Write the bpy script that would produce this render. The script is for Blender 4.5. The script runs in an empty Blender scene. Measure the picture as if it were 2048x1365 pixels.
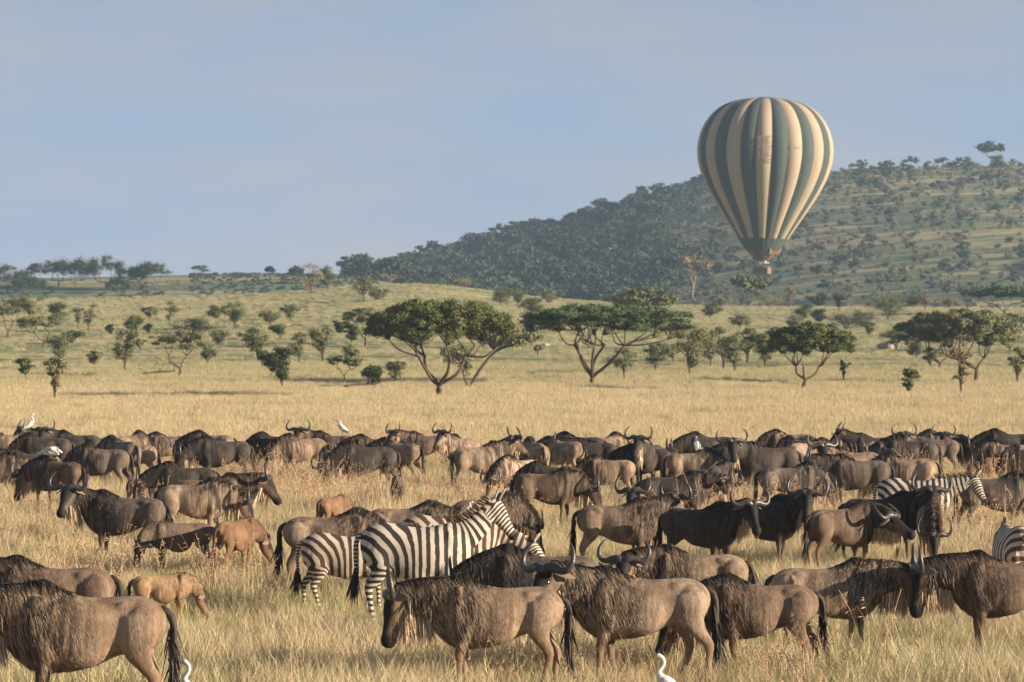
import bpy, math, random
import numpy as np
from mathutils import Vector, Matrix

# ------------------------------------------------------------------ camera, sky, sun, exposure
scene = bpy.context.scene
COL = scene.collection
F = 7680.0            # focal length in photograph pixels (135 mm on a 36 mm frame, 2048 px wide)
H = 4.2               # camera height above the plain
HOR = 656.0           # row of the horizon in the photograph

cam_d = bpy.data.cameras.new('camera')
cam = bpy.data.objects.new('camera', cam_d); COL.objects.link(cam)
cam.location = (0, 0, H); cam.rotation_euler = (math.radians(90), 0, 0)
cam_d.sensor_width = 36.0; cam_d.lens = 135.0
cam_d.shift_y = -(682.5 - HOR) / 2048.0
cam_d.clip_start = 1.0; cam_d.clip_end = 9000.0
cam_d.dof.use_dof = True; cam_d.dof.focus_distance = 52.0; cam_d.dof.aperture_fstop = 6.3
scene.camera = cam

SUN_EL = math.radians(14.0)
SUN_AZ = math.radians(73.0)       # angle from the direction behind the camera towards the right
SUN_V = Vector((math.cos(SUN_EL) * math.sin(SUN_AZ), -math.cos(SUN_EL) * math.cos(SUN_AZ), math.sin(SUN_EL)))

world = bpy.data.worlds.new('World'); scene.world = world; world.use_nodes = True
wn = world.node_tree; wn.nodes.clear()
sky = wn.nodes.new('ShaderNodeTexSky'); sky.sky_type = 'NISHITA'; sky.sun_disc = False
sky.sun_elevation = SUN_EL
sky.sun_rotation = math.atan2(SUN_V.x, SUN_V.y)
sky.altitude = 1500.0; sky.air_density = 1.0; sky.dust_density = 0.6; sky.ozone_density = 2.0
wtc = wn.nodes.new('ShaderNodeTexCoord')
wmap = wn.nodes.new('ShaderNodeMapping'); wmap.inputs['Scale'].default_value = (10.0, 10.0, 46.0)
wmap.inputs['Rotation'].default_value = (0.0, math.radians(-7), 0.0)
wno = wn.nodes.new('ShaderNodeTexNoise'); wno.inputs['Scale'].default_value = 1.0
wno.inputs['Detail'].default_value = 6.0; wno.inputs['Roughness'].default_value = 0.5
wrm = wn.nodes.new('ShaderNodeMapRange')
wrm.inputs['From Min'].default_value = 0.34; wrm.inputs['From Max'].default_value = 0.66
wrm.inputs['To Min'].default_value = 0.42; wrm.inputs['To Max'].default_value = 1.0
wbw = wn.nodes.new('ShaderNodeRGBToBW')
wup = wn.nodes.new('ShaderNodeVectorMath'); wup.operation = 'ADD'; wup.inputs[1].default_value = (0, 0, 0.32)
wnm = wn.nodes.new('ShaderNodeVectorMath'); wnm.operation = 'NORMALIZE'
wn.links.new(wtc.outputs['Generated'], wup.inputs[0]); wn.links.new(wup.outputs[0], wnm.inputs[0]); wn.links.new(wnm.outputs[0], sky.inputs['Vector'])
wtint = wn.nodes.new('ShaderNodeVectorMath'); wtint.operation = 'MULTIPLY'; wtint.inputs[1].default_value = (1.13, 1.19, 1.37)
wmix = wn.nodes.new('ShaderNodeMix'); wmix.data_type = 'RGBA'
wbg = wn.nodes.new('ShaderNodeBackground'); wbg.inputs['Strength'].default_value = 0.105
wout = wn.nodes.new('ShaderNodeOutputWorld')
wn.links.new(wtc.outputs['Generated'], wmap.inputs['Vector'])
wn.links.new(wmap.outputs['Vector'], wno.inputs['Vector'])
wn.links.new(wno.outputs['Fac'], wrm.inputs['Value'])
wn.links.new(wrm.outputs['Result'], wmix.inputs['Factor'])
wn.links.new(sky.outputs['Color'], wbw.inputs['Color'])
wn.links.new(wbw.outputs['Val'], wtint.inputs[0])
wn.links.new(sky.outputs['Color'], wmix.inputs['A'])
wn.links.new(wtint.outputs['Vector'], wmix.inputs['B'])
wn.links.new(wmix.outputs['Result'], wbg.inputs['Color'])
wn.links.new(wbg.outputs['Background'], wout.inputs['Surface'])

sun_d = bpy.data.lights.new('sun', 'SUN'); sun_d.energy = 5.0; sun_d.angle = math.radians(0.53)
sun_d.color = (1.0, 0.83, 0.62)
sun = bpy.data.objects.new('sun', sun_d); COL.objects.link(sun)
sun.rotation_euler = (-SUN_V).to_track_quat('-Z', 'Y').to_euler()

scene.view_settings.view_transform = 'Standard'; scene.view_settings.look = 'None'
scene.view_settings.exposure = 1.22; scene.view_settings.gamma = 1.0
scene.view_settings.use_curve_mapping = False
scene.cycles.volume_bounces = 0; scene.cycles.max_bounces = 6; scene.cycles.transparent_max_bounces = 8
scene.cycles.use_denoising = True

# ------------------------------------------------------------------ helpers
R = math.radians
def smooth(a, b, v):
    t = np.clip((np.asarray(v, float) - a) / (b - a), 0, 1); return t * t * (3 - 2 * t)

def mesh_from(name, V, Fc, mats=None, smooth_sh=True):
    me = bpy.data.meshes.new(name)
    me.from_pydata([tuple(map(float, v)) for v in V], [], [tuple(map(int, f)) for f in Fc]); me.update()
    if smooth_sh: me.shade_smooth()
    for m in (mats or []): me.materials.append(m)
    return me

def tri_mesh(name, V, tris, mat=None, sm=False, pidx=None):
    """fast triangle mesh from numpy arrays"""
    V = np.asarray(V, np.float32); tris = np.asarray(tris, np.int32)
    me = bpy.data.meshes.new(name)
    me.vertices.add(len(V)); me.vertices.foreach_set('co', V.ravel())
    me.loops.add(tris.size); me.loops.foreach_set('vertex_index', tris.ravel())
    me.polygons.add(len(tris)); me.polygons.foreach_set('loop_start', np.arange(0, tris.size, 3, dtype=np.int32))
    me.update(calc_edges=True)
    mats = mat if isinstance(mat, (list, tuple)) else [mat]
    for m in mats:
        if m: me.materials.append(m)
    if pidx is not None: me.polygons.foreach_set('material_index', np.asarray(pidx, np.int32))
    if sm: me.shade_smooth()
    else: me.shade_flat()
    return me

def obj(name, data, parent=None, loc=None):
    o = bpy.data.objects.new(name, data); COL.objects.link(o)
    if parent: o.parent = parent
    if loc is not None: o.location = loc
    return o

def tag(o, label=None, cat=None, group=None, kind=None):
    if label: o['label'] = label
    if cat: o['category'] = cat
    if group: o['group'] = group
    if kind: o['kind'] = kind
    return o

def thing(name, label, cat, loc=(0, 0, 0), rz=0.0, group=None, scale=1.0):
    o = bpy.data.objects.new(name, None); COL.objects.link(o)
    o.empty_display_size = 0.2
    o.location = loc; o.rotation_euler = (0, 0, rz); o.scale = (scale,) * 3
    return tag(o, label, cat, group)

def catmull(P, n):
    """resample rows of P (k x m) with n steps per span"""
    P = np.asarray(P, float); k = len(P)
    Q = np.vstack([2 * P[0] - P[1], P, 2 * P[-1] - P[-2]])
    out = []
    for i in range(k - 1):
        p0, p1, p2, p3 = Q[i], Q[i + 1], Q[i + 2], Q[i + 3]
        for j in range(n):
            t = j / n
            out.append(0.5 * (2 * p1 + (p2 - p0) * t + (2 * p0 - 5 * p1 + 4 * p2 - p3) * t * t + (3 * p1 - p0 - 3 * p2 + p3) * t ** 3))
    out.append(P[-1]); return np.array(out)

class MB:
    """collects closed tubes and ellipsoids into one vertex / face list"""
    def __init__(s): s.V = []; s.F = []; s.n = 0
    def add(s, V, Fc):
        s.V.append(np.asarray(V, float)); s.F += [tuple(i + s.n for i in f) for f in Fc]; s.n += len(V)
    def tube(s, pts, a, b, n=12, side=None, sub=3, twist=None):
        """pts k x 3, a half-size along side, b along the third axis; side k x 3 or one vector"""
        pts = np.asarray(pts, float); k = len(pts)
        a = np.broadcast_to(np.asarray(a, float), (k,)); b = np.broadcast_to(np.asarray(b, float), (k,))
        sd = np.broadcast_to(np.asarray((0, 1, 0) if side is None else side, float), (k, 3))
        A = catmull(np.column_stack([pts, a, b, sd]), sub) if sub > 1 else np.column_stack([pts, a, b, sd])
        P, a, b, sd = A[:, :3], np.maximum(A[:, 3], 1e-4), np.maximum(A[:, 4], 1e-4), A[:, 5:]
        T = np.gradient(P, axis=0); T /= np.linalg.norm(T, axis=1)[:, None] + 1e-9
        sd = sd - (sd * T).sum(1)[:, None] * T; sd /= np.linalg.norm(sd, axis=1)[:, None] + 1e-9
        up = np.cross(T, sd)
        th = np.linspace(0, 2 * np.pi, n, endpoint=False)
        V = P[:, None] + sd[:, None] * (a[:, None] * np.cos(th))[..., None] + up[:, None] * (b[:, None] * np.sin(th))[..., None]
        m = len(P); V = V.reshape(-1, 3); fc = []
        for i in range(m - 1):
            for j in range(n):
                j2 = (j + 1) % n
                fc.append((i * n + j, i * n + j2, (i + 1) * n + j2, (i + 1) * n + j))
        c0, c1 = len(V), len(V) + 1
        V = np.vstack([V, P[0], P[-1]])
        for j in range(n):
            j2 = (j + 1) % n
            fc.append((c0, j2, j)); fc.append((c1, (m - 1) * n + j, (m - 1) * n + j2))
        s.add(V, fc)
    def rings(s, rows, n=28, neck=0.0, sub=4):
        """torso along x: rows x, top, bottom, half width, pinch(top narrowing)"""
        A = catmull(rows, sub); th = np.linspace(0, 2 * np.pi, n, endpoint=False)
        V = []
        for x, tp, bt, hw, pn in A:
            zc = bt + (tp - bt) * 0.46
            sn, cs = np.sin(th), np.cos(th)
            z = np.where(sn > 0, zc + (tp - zc) * np.sign(sn) * np.abs(sn) ** 0.9, zc + (zc - bt) * np.sign(sn) * np.abs(sn) ** 0.9)
            w = hw * np.sign(cs) * np.abs(cs) ** 0.95 * (1 - pn * np.clip(sn, 0, 1) ** 1.5)
            V.append(np.column_stack([np.full(n, x), w, z]))
        m = len(A); V = np.vstack(V); fc = []
        for i in range(m - 1):
            for j in range(n):
                j2 = (j + 1) % n
                fc.append((i * n + j, i * n + j2, (i + 1) * n + j2, (i + 1) * n + j))
        fc.append(tuple(range(n))[::-1]); fc.append(tuple((m - 1) * n + j for j in range(n)))
        fc = [f if len(f) > 4 else f for f in fc]
        s.add(V, fc)
    def ball(s, c, r, M=None, nu=14, nv=8):
        V = [(0, 0, 1)]
        for i in range(1, nv):
            p = math.pi * i / nv
            for j in range(nu):
                q = 2 * math.pi * j / nu
                V.append((math.sin(p) * math.cos(q), math.sin(p) * math.sin(q), math.cos(p)))
        V.append((0, 0, -1)); V = np.array(V) * np.asarray(r, float)
        if M is not None: V = V @ np.array(M).T
        V = V + np.asarray(c, float); fc = []
        for j in range(nu): fc.append((0, 1 + j, 1 + (j + 1) % nu))
        for i in range(nv - 2):
            for j in range(nu):
                a = 1 + i * nu + j; b = 1 + i * nu + (j + 1) % nu
                fc.append((a, a + nu, b + nu, b))
        e = len(V) - 1
        for j in range(nu): fc.append((e, 1 + (nv - 2) * nu + (j + 1) % nu, 1 + (nv - 2) * nu + j))
        s.add(V, fc)
    def box(s, c, h):
        V = [(c[0] + i * h[0], c[1] + j * h[1], c[2] + k * h[2]) for i in (-1, 1) for j in (-1, 1) for k in (-1, 1)]
        s.add(V, [(0, 1, 3, 2), (4, 6, 7, 5), (0, 4, 5, 1), (2, 3, 7, 6), (0, 2, 6, 4), (1, 5, 7, 3)])
    def mesh(s, name, mats=None, sm=True):
        return mesh_from(name, np.vstack(s.V), s.F, mats, sm)

def remesh(me, voxel, iters=4):
    """one continuous skin from overlapping closed shapes"""
    o = bpy.data.objects.new('skin_work', me); COL.objects.link(o)
    m = o.modifiers.new('r', 'REMESH'); m.mode = 'VOXEL'; m.voxel_size = voxel; m.adaptivity = 0.0
    s = o.modifiers.new('s', 'SMOOTH'); s.factor = 0.5; s.iterations = iters
    dg = bpy.context.evaluated_depsgraph_get(); dg.update()
    out = bpy.data.meshes.new_from_object(o.evaluated_get(dg))
    bpy.data.objects.remove(o); bpy.data.meshes.remove(me)
    out.shade_smooth(); return out

def strands(name, roots, dirs, length, width, droop, mat, rng, seg=3, jit=0.25, flat=None):
    """hair locks as tapering strips"""
    roots = np.asarray(roots, float); dirs = np.asarray(dirs, float); n = len(roots)
    L = np.broadcast_to(np.asarray(length, float), (n,)) * rng.uniform(0.7, 1.2, n)
    d = dirs + rng.normal(0, jit, (n, 3)); d /= np.linalg.norm(d, axis=1)[:, None]
    sidev = np.cross(d, rng.normal(0, 1, (n, 3)) if flat is None else np.broadcast_to(np.asarray(flat, float), (n, 3)) + rng.normal(0, .3, (n, 3)))
    sidev /= np.linalg.norm(sidev, axis=1)[:, None] + 1e-9
    V = np.zeros((n, 2 * seg + 1, 3)); p = roots.copy()
    for i in range(seg):
        w = width * (1 - 0.75 * i / seg) * 0.5
        V[:, 2 * i] = p - sidev * w; V[:, 2 * i + 1] = p + sidev * w
        d = d + np.array([0, 0, -droop / seg]); d /= np.linalg.norm(d, axis=1)[:, None]
        p = p + d * (L / seg)[:, None]
    V[:, 2 * seg] = p
    t = []
    for i in range(seg - 1):
        t += [(2 * i, 2 * i + 1, 2 * i + 2), (2 * i + 1, 2 * i + 3, 2 * i + 2)]
    t.append((2 * seg - 2, 2 * seg - 1, 2 * seg))
    T = (np.array(t)[None] + (np.arange(n) * (2 * seg + 1))[:, None, None]).reshape(-1, 3)
    return tri_mesh(name, V.reshape(-1, 3), T, mat)

def join(name, meshes):
    Vs, Ts, Ms, mats, n = [], [], [], [], 0
    for me in meshes:
        v = np.empty(len(me.vertices) * 3, np.float32); me.vertices.foreach_get('co', v); t = np.empty(len(me.loops), np.int32); me.loops.foreach_get('vertex_index', t)
        Vs.append(v.reshape(-1, 3)); Ts.append(t.reshape(-1, 3) + n); Ms += [len(mats)] * (len(t) // 3); n += len(v) // 3; mats.append(me.materials[0])
        bpy.data.meshes.remove(me)
    return tri_mesh(name, np.vstack(Vs), np.vstack(Ts), mats, False, Ms)

# ------------------------------------------------------------------ node helpers
def N(nt, typ, ins=None, **props):
    n = nt.nodes.new(typ)
    for k, v in props.items(): setattr(n, k, v)
    for k, v in (ins or {}).items():
        if isinstance(v, bpy.types.NodeSocket): nt.links.new(v, n.inputs[k])
        else: n.inputs[k].default_value = v
    return n
def new_mat(name, rough=0.8, spec=0.2):
    m = bpy.data.materials.new(name); m.use_nodes = True; nt = m.node_tree
    b = nt.nodes['Principled BSDF']; b.inputs['Roughness'].default_value = rough
    b.inputs['Specular IOR Level'].default_value = spec
    return m, nt, b
def mixc(nt, fac, a, b, blend='MIX'):
    n = nt.nodes.new('ShaderNodeMix'); n.data_type = 'RGBA'; n.blend_type = blend
    for k, v in (('Factor', fac), ('A', a), ('B', b)):
        if isinstance(v, bpy.types.NodeSocket): nt.links.new(v, n.inputs[k])
        else: n.inputs[k].default_value = v if k == 'Factor' else (*v, 1)
    return n.outputs['Result']
def ramp(nt, fac, lo, hi, a=0.0, b=1.0):
    return N(nt, 'ShaderNodeMapRange', {'Value': fac, 'From Min': lo, 'From Max': hi, 'To Min': a, 'To Max': b}, interpolation_type='SMOOTHSTEP').outputs['Result']
def math_(nt, op, a, b=0.5):
    n = nt.nodes.new('ShaderNodeMath'); n.operation = op
    for i, v in enumerate((a, b)):
        if isinstance(v, bpy.types.NodeSocket): nt.links.new(v, n.inputs[i])
        else: n.inputs[i].default_value = v
    return n.outputs[0]
def noise(nt, vec, scale, detail=4, rough=0.55):
    return N(nt, 'ShaderNodeTexNoise', {'Vector': vec, 'Scale': scale, 'Detail': detail, 'Roughness': rough}).outputs['Fac']
def mapped(nt, vec, sc):
    return N(nt, 'ShaderNodeMapping', {'Vector': vec, 'Scale': sc}).outputs['Vector']
def ocoord(nt): return nt.nodes.new('ShaderNodeTexCoord').outputs['Object']
def bump(nt, b, h, strength, dist):
    n = N(nt, 'ShaderNodeBump', {'Height': h, 'Strength': strength, 'Distance': dist}); nt.links.new(n.outputs['Normal'], b.inputs['Normal'])

def scatter(name, pts, rots, scl, idx, protos, label=None, kind='stuff', cat=None):
    """one object that sets out copies of small tufts over many points"""
    c = bpy.data.collections.new(name + '_kinds')
    for i, me in enumerate(protos):
        o = bpy.data.objects.new('%s_kind_%02d' % (name, i), me); c.objects.link(o)
    me = bpy.data.meshes.new(name); n = len(pts)
    me.vertices.add(n); me.vertices.foreach_set('co', np.asarray(pts, np.float32).ravel())
    for an, ty, data, key in (('rot', 'FLOAT_VECTOR', rots, 'vector'), ('scl', 'FLOAT_VECTOR', scl, 'vector'), ('idx', 'INT', idx, 'value')):
        at = me.attributes.new(an, ty, 'POINT')
        at.data.foreach_set(key, np.asarray(data, np.int32 if ty == 'INT' else np.float32).ravel())
    o = obj(name, me); tag(o, label, cat, None, kind)
    g = bpy.data.node_groups.new(name + '_nodes', 'GeometryNodeTree')
    g.interface.new_socket('Geometry', in_out='INPUT', socket_type='NodeSocketGeometry')
    g.interface.new_socket('Geometry', in_out='OUTPUT', socket_type='NodeSocketGeometry')
    gi = g.nodes.new('NodeGroupInput'); go = g.nodes.new('NodeGroupOutput')
    ci = g.nodes.new('GeometryNodeCollectionInfo'); ci.inputs['Collection'].default_value = c
    ci.inputs['Separate Children'].default_value = True; ci.inputs['Reset Children'].default_value = True
    ip = g.nodes.new('GeometryNodeInstanceOnPoints'); ip.inputs['Pick Instance'].default_value = True
    def na(nm, ty):
        q = g.nodes.new('GeometryNodeInputNamedAttribute'); q.data_type = ty; q.inputs['Name'].default_value = nm
        return q.outputs['Attribute']
    e2r = g.nodes.new('FunctionNodeEulerToRotation')
    g.links.new(na('rot', 'FLOAT_VECTOR'), e2r.inputs[0])
    g.links.new(gi.outputs[0], ip.inputs['Points']); g.links.new(ci.outputs[0], ip.inputs['Instance'])
    g.links.new(na('idx', 'INT'), ip.inputs['Instance Index']); g.links.new(e2r.outputs[0], ip.inputs['Rotation'])
    g.links.new(na('scl', 'FLOAT_VECTOR'), ip.inputs['Scale']); g.links.new(ip.outputs[0], go.inputs[0])
    md = o.modifiers.new('tufts', 'NODES'); md.node_group = g
    return o

# ------------------------------------------------------------------ the land: plain, slope, far rise and hill in one sheet
def prof(px, ys, d, x):
    """height along x of a crest that stands d metres away"""
    return np.interp(x, (np.array(px) - 1024.0) * d / F, H + (HOR - np.array(ys, float)) * d / F)
_rs = np.random.RandomState(5)
_wv = [(_rs.uniform(-1, 1) , _rs.uniform(-1, 1), _rs.uniform(0, 6.28)) for _ in range(14)]
def wobble(x, y, size):
    v = 0
    for i, (a, b, p) in enumerate(_wv): v = v + np.sin((a * x + b * y) / size * 6.28 + p) / 5.0
    return v
def crest_smooth(px, ys, d, x):
    w = 0.02 * d; v = 0
    for k, q in zip((-2, -1, 0, 1, 2), (.1, .22, .36, .22, .1)): v = v + q * prof(px, ys, d, x + k * w * .5)
    return v
NEAR_PX = [-900, 0, 300, 600, 740, 830, 900, 1000, 1200, 1500, 2048, 3200]
NEAR_Y = [604, 602, 596, 588, 566, 561, 569, 590, 608, 619, 621, 618]
FAR_PX = [-900, 0, 150, 300, 420, 600, 760, 900, 1200, 3200]
FAR_Y = [556, 558, 556, 553, 549, 549, 556, 590, 640, 640]
HILL_PX = [-600, 400, 600, 690, 850, 1000, 1150, 1300, 1400, 1500, 1650, 1800, 2048, 2400, 3000, 4200]
HILL_Y = [650, 645, 622, 572, 521, 486, 452, 404, 378, 361, 345, 338, 326, 318, 322, 420]
def height(x, y):
    x = np.asarray(x, float); y = np.asarray(y, float)
    zn = crest_smooth(NEAR_PX, NEAR_Y, 650., x)
    s = np.clip((y - 270) / 380., 0, 1); s = s ** 1.35 * (1.35 - 0.35 * s)
    near = zn * s
    dip = smooth(650, 860, y)
    left = 1 - smooth(-60, 20, x)
    near = near * (1 - dip * (0.25 + 0.5 * left)) + 0.5 * wobble(x, y, 160.) * smooth(300, 420, y)
    far = (crest_smooth(FAR_PX, FAR_Y, 1080., x)) * smooth(840, 1080, y)
    zh = crest_smooth(HILL_PX, HILL_Y, 1500., x) + 1.4 * wobble(x, y, 150.)
    y0 = 1010 - 180 * smooth(-80, 150, x)
    t = np.clip((y - y0) / (1500 - y0), 0, 1)
    face = zh * (t ** 1.05) * (1 - 0.55 * smooth(1560, 2600, y))
    z = np.maximum(np.maximum(near, far), face)
    # unseen bump added right of the frame, to cast shade on the hill
    z = z + 34 * np.exp(-((x - 262) / 52.) ** 2 - ((y - 1010) / 120.) ** 2)
    return np.where(y < 270, 0.0, np.maximum(z, 0))
def hz(x, y): return float(height(np.array([x]), np.array([y]))[0])
_YS = np.concatenate([np.arange(60, 300, 2.), np.arange(300, 2300, 4.)])
def hit(px, py, dmin=60, dmax=2300):
    """where the sight line through a photograph pixel meets the land"""
    ys = _YS[(_YS >= dmin) & (_YS <= dmax)]
    x = (px - 1024.0) / F * ys
    g = height(x, ys) - (H - (py - HOR) * ys / F)
    k = np.argmax(g >= 0)
    if g[k] < 0: k = int(np.argmax(g))
    return float(x[k]), float(ys[k]), float(height(x[k:k+1], ys[k:k+1])[0])

gx = np.concatenate([np.arange(-2600, -420, 90.), np.arange(-420, 420, 4.0), np.arange(420, 2601, 90.)])
gy = np.concatenate([np.arange(-200, 0, 25.), np.arange(0, 270, 15.), np.arange(270, 1700, 5.0), np.arange(1700, 2600, 40.), np.arange(2600, 7000, 300.)])
GX, GY = np.meshgrid(gx, gy); GZ = height(GX.ravel(), GY.ravel())
nx, ny = len(gx), len(gy)
ii, jj = np.meshgrid(np.arange(nx - 1), np.arange(ny - 1)); q = (jj * nx + ii).ravel()
T = np.vstack([np.column_stack([q, q + 1, q + nx + 1]), np.column_stack([q, q + nx + 1, q + nx])])

m_land, nt, b = new_mat('grassland', 0.95, 0.0)
oc = ocoord(nt)
n1 = noise(nt, mapped(nt, oc, (0.02, 0.05, 0.02)), 1.0, 6, 0.6)
n2 = noise(nt, mapped(nt, oc, (0.09, 0.16, 0.1)), 1.0, 5, 0.65)
n3 = noise(nt, oc, 0.9, 4, 0.7)
sep = N(nt, 'ShaderNodeSeparateXYZ', {'Vector': oc})
straw = mixc(nt, n3, (0.42, 0.345, 0.20), (0.56, 0.47, 0.30))
green = mixc(nt, n3, (0.20, 0.225, 0.115), (0.33, 0.335, 0.185))
fy = ramp(nt, sep.outputs['Y'], 225, 330)                       # past the golden plain the pasture is greener
gfac = math_(nt, 'MULTIPLY', ramp(nt, math_(nt, 'ADD', n1, math_(nt, 'MULTIPLY', n2, 0.6)), 0.56, 0.84), fy)
n4 = noise(nt, mapped(nt, oc, (0.010, 0.10, 0.02)), 1.0, 5, 0.6)
c1 = mixc(nt, gfac, straw, green)
c1 = mixc(nt, math_(nt, 'MULTIPLY', ramp(nt, n4, 0.50, 0.62, 0, .75), fy), c1, (0.14, 0.155, 0.07))
hillf = ramp(nt, sep.outputs['Y'], 720, 900)
hgreen = mixc(nt, n2, (0.10, 0.14, 0.08), (0.22, 0.25, 0.145))
hcol = mixc(nt, ramp(nt, math_(nt, 'ADD', math_(nt, 'MULTIPLY', n1, .5), math_(nt, 'MULTIPLY', n4, .5)), 0.485, 0.57), hgreen, (0.40, 0.33, 0.19))
c2 = mixc(nt, hillf, c1, hcol)
nt.links.new(c2, b.inputs['Base Color'])
bump(nt, b, n3, 0.6, 0.3)
land = obj('ground', tri_mesh('ground', np.column_stack([GX.ravel(), GY.ravel(), GZ]), T, m_land, True))
tag(land, 'golden grass plain rising to a green bushy hill', None, None, 'structure')

# ------------------------------------------------------------------ coats
def attr(nt, n): return N(nt, 'ShaderNodeAttribute', attribute_name=n).outputs['Fac']
m_coat, nt, b = new_mat('wildebeest_coat', 0.65, 0.16)
oc = ocoord(nt)
oi = nt.nodes.new('ShaderNodeObjectInfo')
vec = N(nt, 'ShaderNodeVectorMath', {0: oc, 1: oi.outputs['Location']}, operation='ADD').outputs[0]
warp = N(nt, 'ShaderNodeVectorMath', {0: vec, 1: N(nt, 'ShaderNodeVectorMath', {0: N(nt, 'ShaderNodeTexNoise', {'Vector': vec, 'Scale': 2.5}).outputs['Color'], 1: (0.10, 0.1, 0.1)}, operation='MULTIPLY').outputs[0]}, operation='ADD').outputs[0]
streak = noise(nt, mapped(nt, warp, (17, 9, 1.5)), 1.0, 4, 0.6)
streak2 = noise(nt, mapped(nt, warp, (46, 30, 4)), 1.0, 3, 0.6)
fine = noise(nt, mapped(nt, vec, (60, 60, 17)), 1.0, 3, 0.6)
blot = noise(nt, vec, 3.2, 4, 0.55)
base = mixc(nt, 1.0, oi.outputs['Color'], (1, 1, 1), 'MULTIPLY')
base = mixc(nt, ramp(nt, blot, 0.38, 0.62, 0, 0.75), base, mixc(nt, 1.0, base, (0.52, 0.46, 0.42), 'MULTIPLY'))
allst = noise(nt, mapped(nt, warp, (9, 9, 2.2)), 1.0, 5, 0.65)
base = mixc(nt, ramp(nt, allst, 0.46, 0.62, 0, 0.6), base, mixc(nt, 1.0, base, (0.48, 0.42, 0.38), 'MULTIPLY'))
base = mixc(nt, ramp(nt, fine, 0.35, 0.7, 0, 0.35), base, mixc(nt, 1.0, base, (0.55, 0.5, 0.47), 'MULTIPLY'))
brf = math_(nt, 'MULTIPLY', ramp(nt, streak, 0.44, 0.54), attr(nt, 'brindle'))
c = mixc(nt, math_(nt, 'MULTIPLY', brf, 0.88), base, (0.026, 0.021, 0.018))
c = mixc(nt, math_(nt, 'MULTIPLY', math_(nt, 'MULTIPLY', ramp(nt, streak2, 0.5, 0.68), attr(nt, 'brindle')), 0.5), c, (0.03, 0.025, 0.022))
c = mixc(nt, math_(nt, 'MULTIPLY', attr(nt, 'rust'), 0.6), c, (0.20, 0.115, 0.06))
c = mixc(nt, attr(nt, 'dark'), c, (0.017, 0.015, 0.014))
nt.links.new(c, b.inputs['Base Color'])
b.inputs['Sheen Weight'].default_value = 0.04; b.inputs['Sheen Roughness'].default_value = 0.5
xr = N(nt, 'ShaderNodeSeparateXYZ', {'Vector': warp}).outputs['X']
rib = math_(nt, 'MULTIPLY', math_(nt, 'SINE', math_(nt, 'MULTIPLY', xr, 78.0)), math_(nt, 'MULTIPLY', attr(nt, 'rib'), .18))
bump(nt, b, math_(nt, 'ADD', math_(nt, 'ADD', fine, math_(nt, 'MULTIPLY', streak, attr(nt, 'brindle'))), rib), 0.32, 0.02)
m_furs, nt, b = new_mat('coat_hair', 0.6, 0.2)
g = nt.nodes.new('ShaderNodeNewGeometry'); oi = nt.nodes.new('ShaderNodeObjectInfo'); oc = ocoord(nt)
sx = N(nt, 'ShaderNodeSeparateXYZ', {'Vector': oc}).outputs['X']
st_ = noise(nt, mapped(nt, N(nt, 'ShaderNodeVectorMath', {0: oc, 1: oi.outputs['Location']}, operation='ADD').outputs[0], (15, 6, 1.4)), 1.0, 3)
dk = math_(nt, 'MULTIPLY', ramp(nt, math_(nt, 'ADD', st_, math_(nt, 'MULTIPLY', math_(nt, 'SUBTRACT', g.outputs['Random Per Island'], .5), .3)), .46, .56), ramp(nt, sx, -.15, .3, .15, .92))
lt = mixc(nt, g.outputs['Random Per Island'], mixc(nt, 1.0, oi.outputs['Color'], (1.12, 1.08, 1.02), 'MULTIPLY'), mixc(nt, 1.0, oi.outputs['Color'], (.6, .56, .52), 'MULTIPLY'))
nt.links.new(mixc(nt, dk, lt, (0.022, 0.018, 0.016)), b.inputs['Base Color'])

m_zebra, nt, b = new_mat('zebra_coat', 0.7, 0.15)
oc = ocoord(nt)
ph = math_(nt, 'ADD', attr(nt, 'phase'), math_(nt, 'MULTIPLY', math_(nt, 'SUBTRACT', noise(nt, oc, 5.0, 3), 0.5), 0.45))
sn = math_(nt, 'SINE', math_(nt, 'MULTIPLY', ph, 6.2832))
st = ramp(nt, math_(nt, 'ADD', sn, math_(nt, 'MULTIPLY', math_(nt, 'SUBTRACT', noise(nt, mapped(nt, oc, (60, 60, 60)), 1, 2), 0.5), 0.3)), -0.28, 0.22)
oi = nt.nodes.new('ShaderNodeObjectInfo')
wh = mixc(nt, noise(nt, oc, 6.0, 4), (0.56, 0.50, 0.42), (0.42, 0.37, 0.31))
wh = mixc(nt, attr(nt, 'shadow_stripe'), wh, (0.34, 0.25, 0.17))
c = mixc(nt, math_(nt, 'MULTIPLY', st, attr(nt, 'stripe')), wh, oi.outputs['Color'])
c = mixc(nt, attr(nt, 'dark'), c, (0.022, 0.018, 0.016))
nt.links.new(c, b.inputs['Base Color'])
bump(nt, b, noise(nt, mapped(nt, oc, (70, 70, 30)), 1, 3), 0.25, 0.01)

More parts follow.
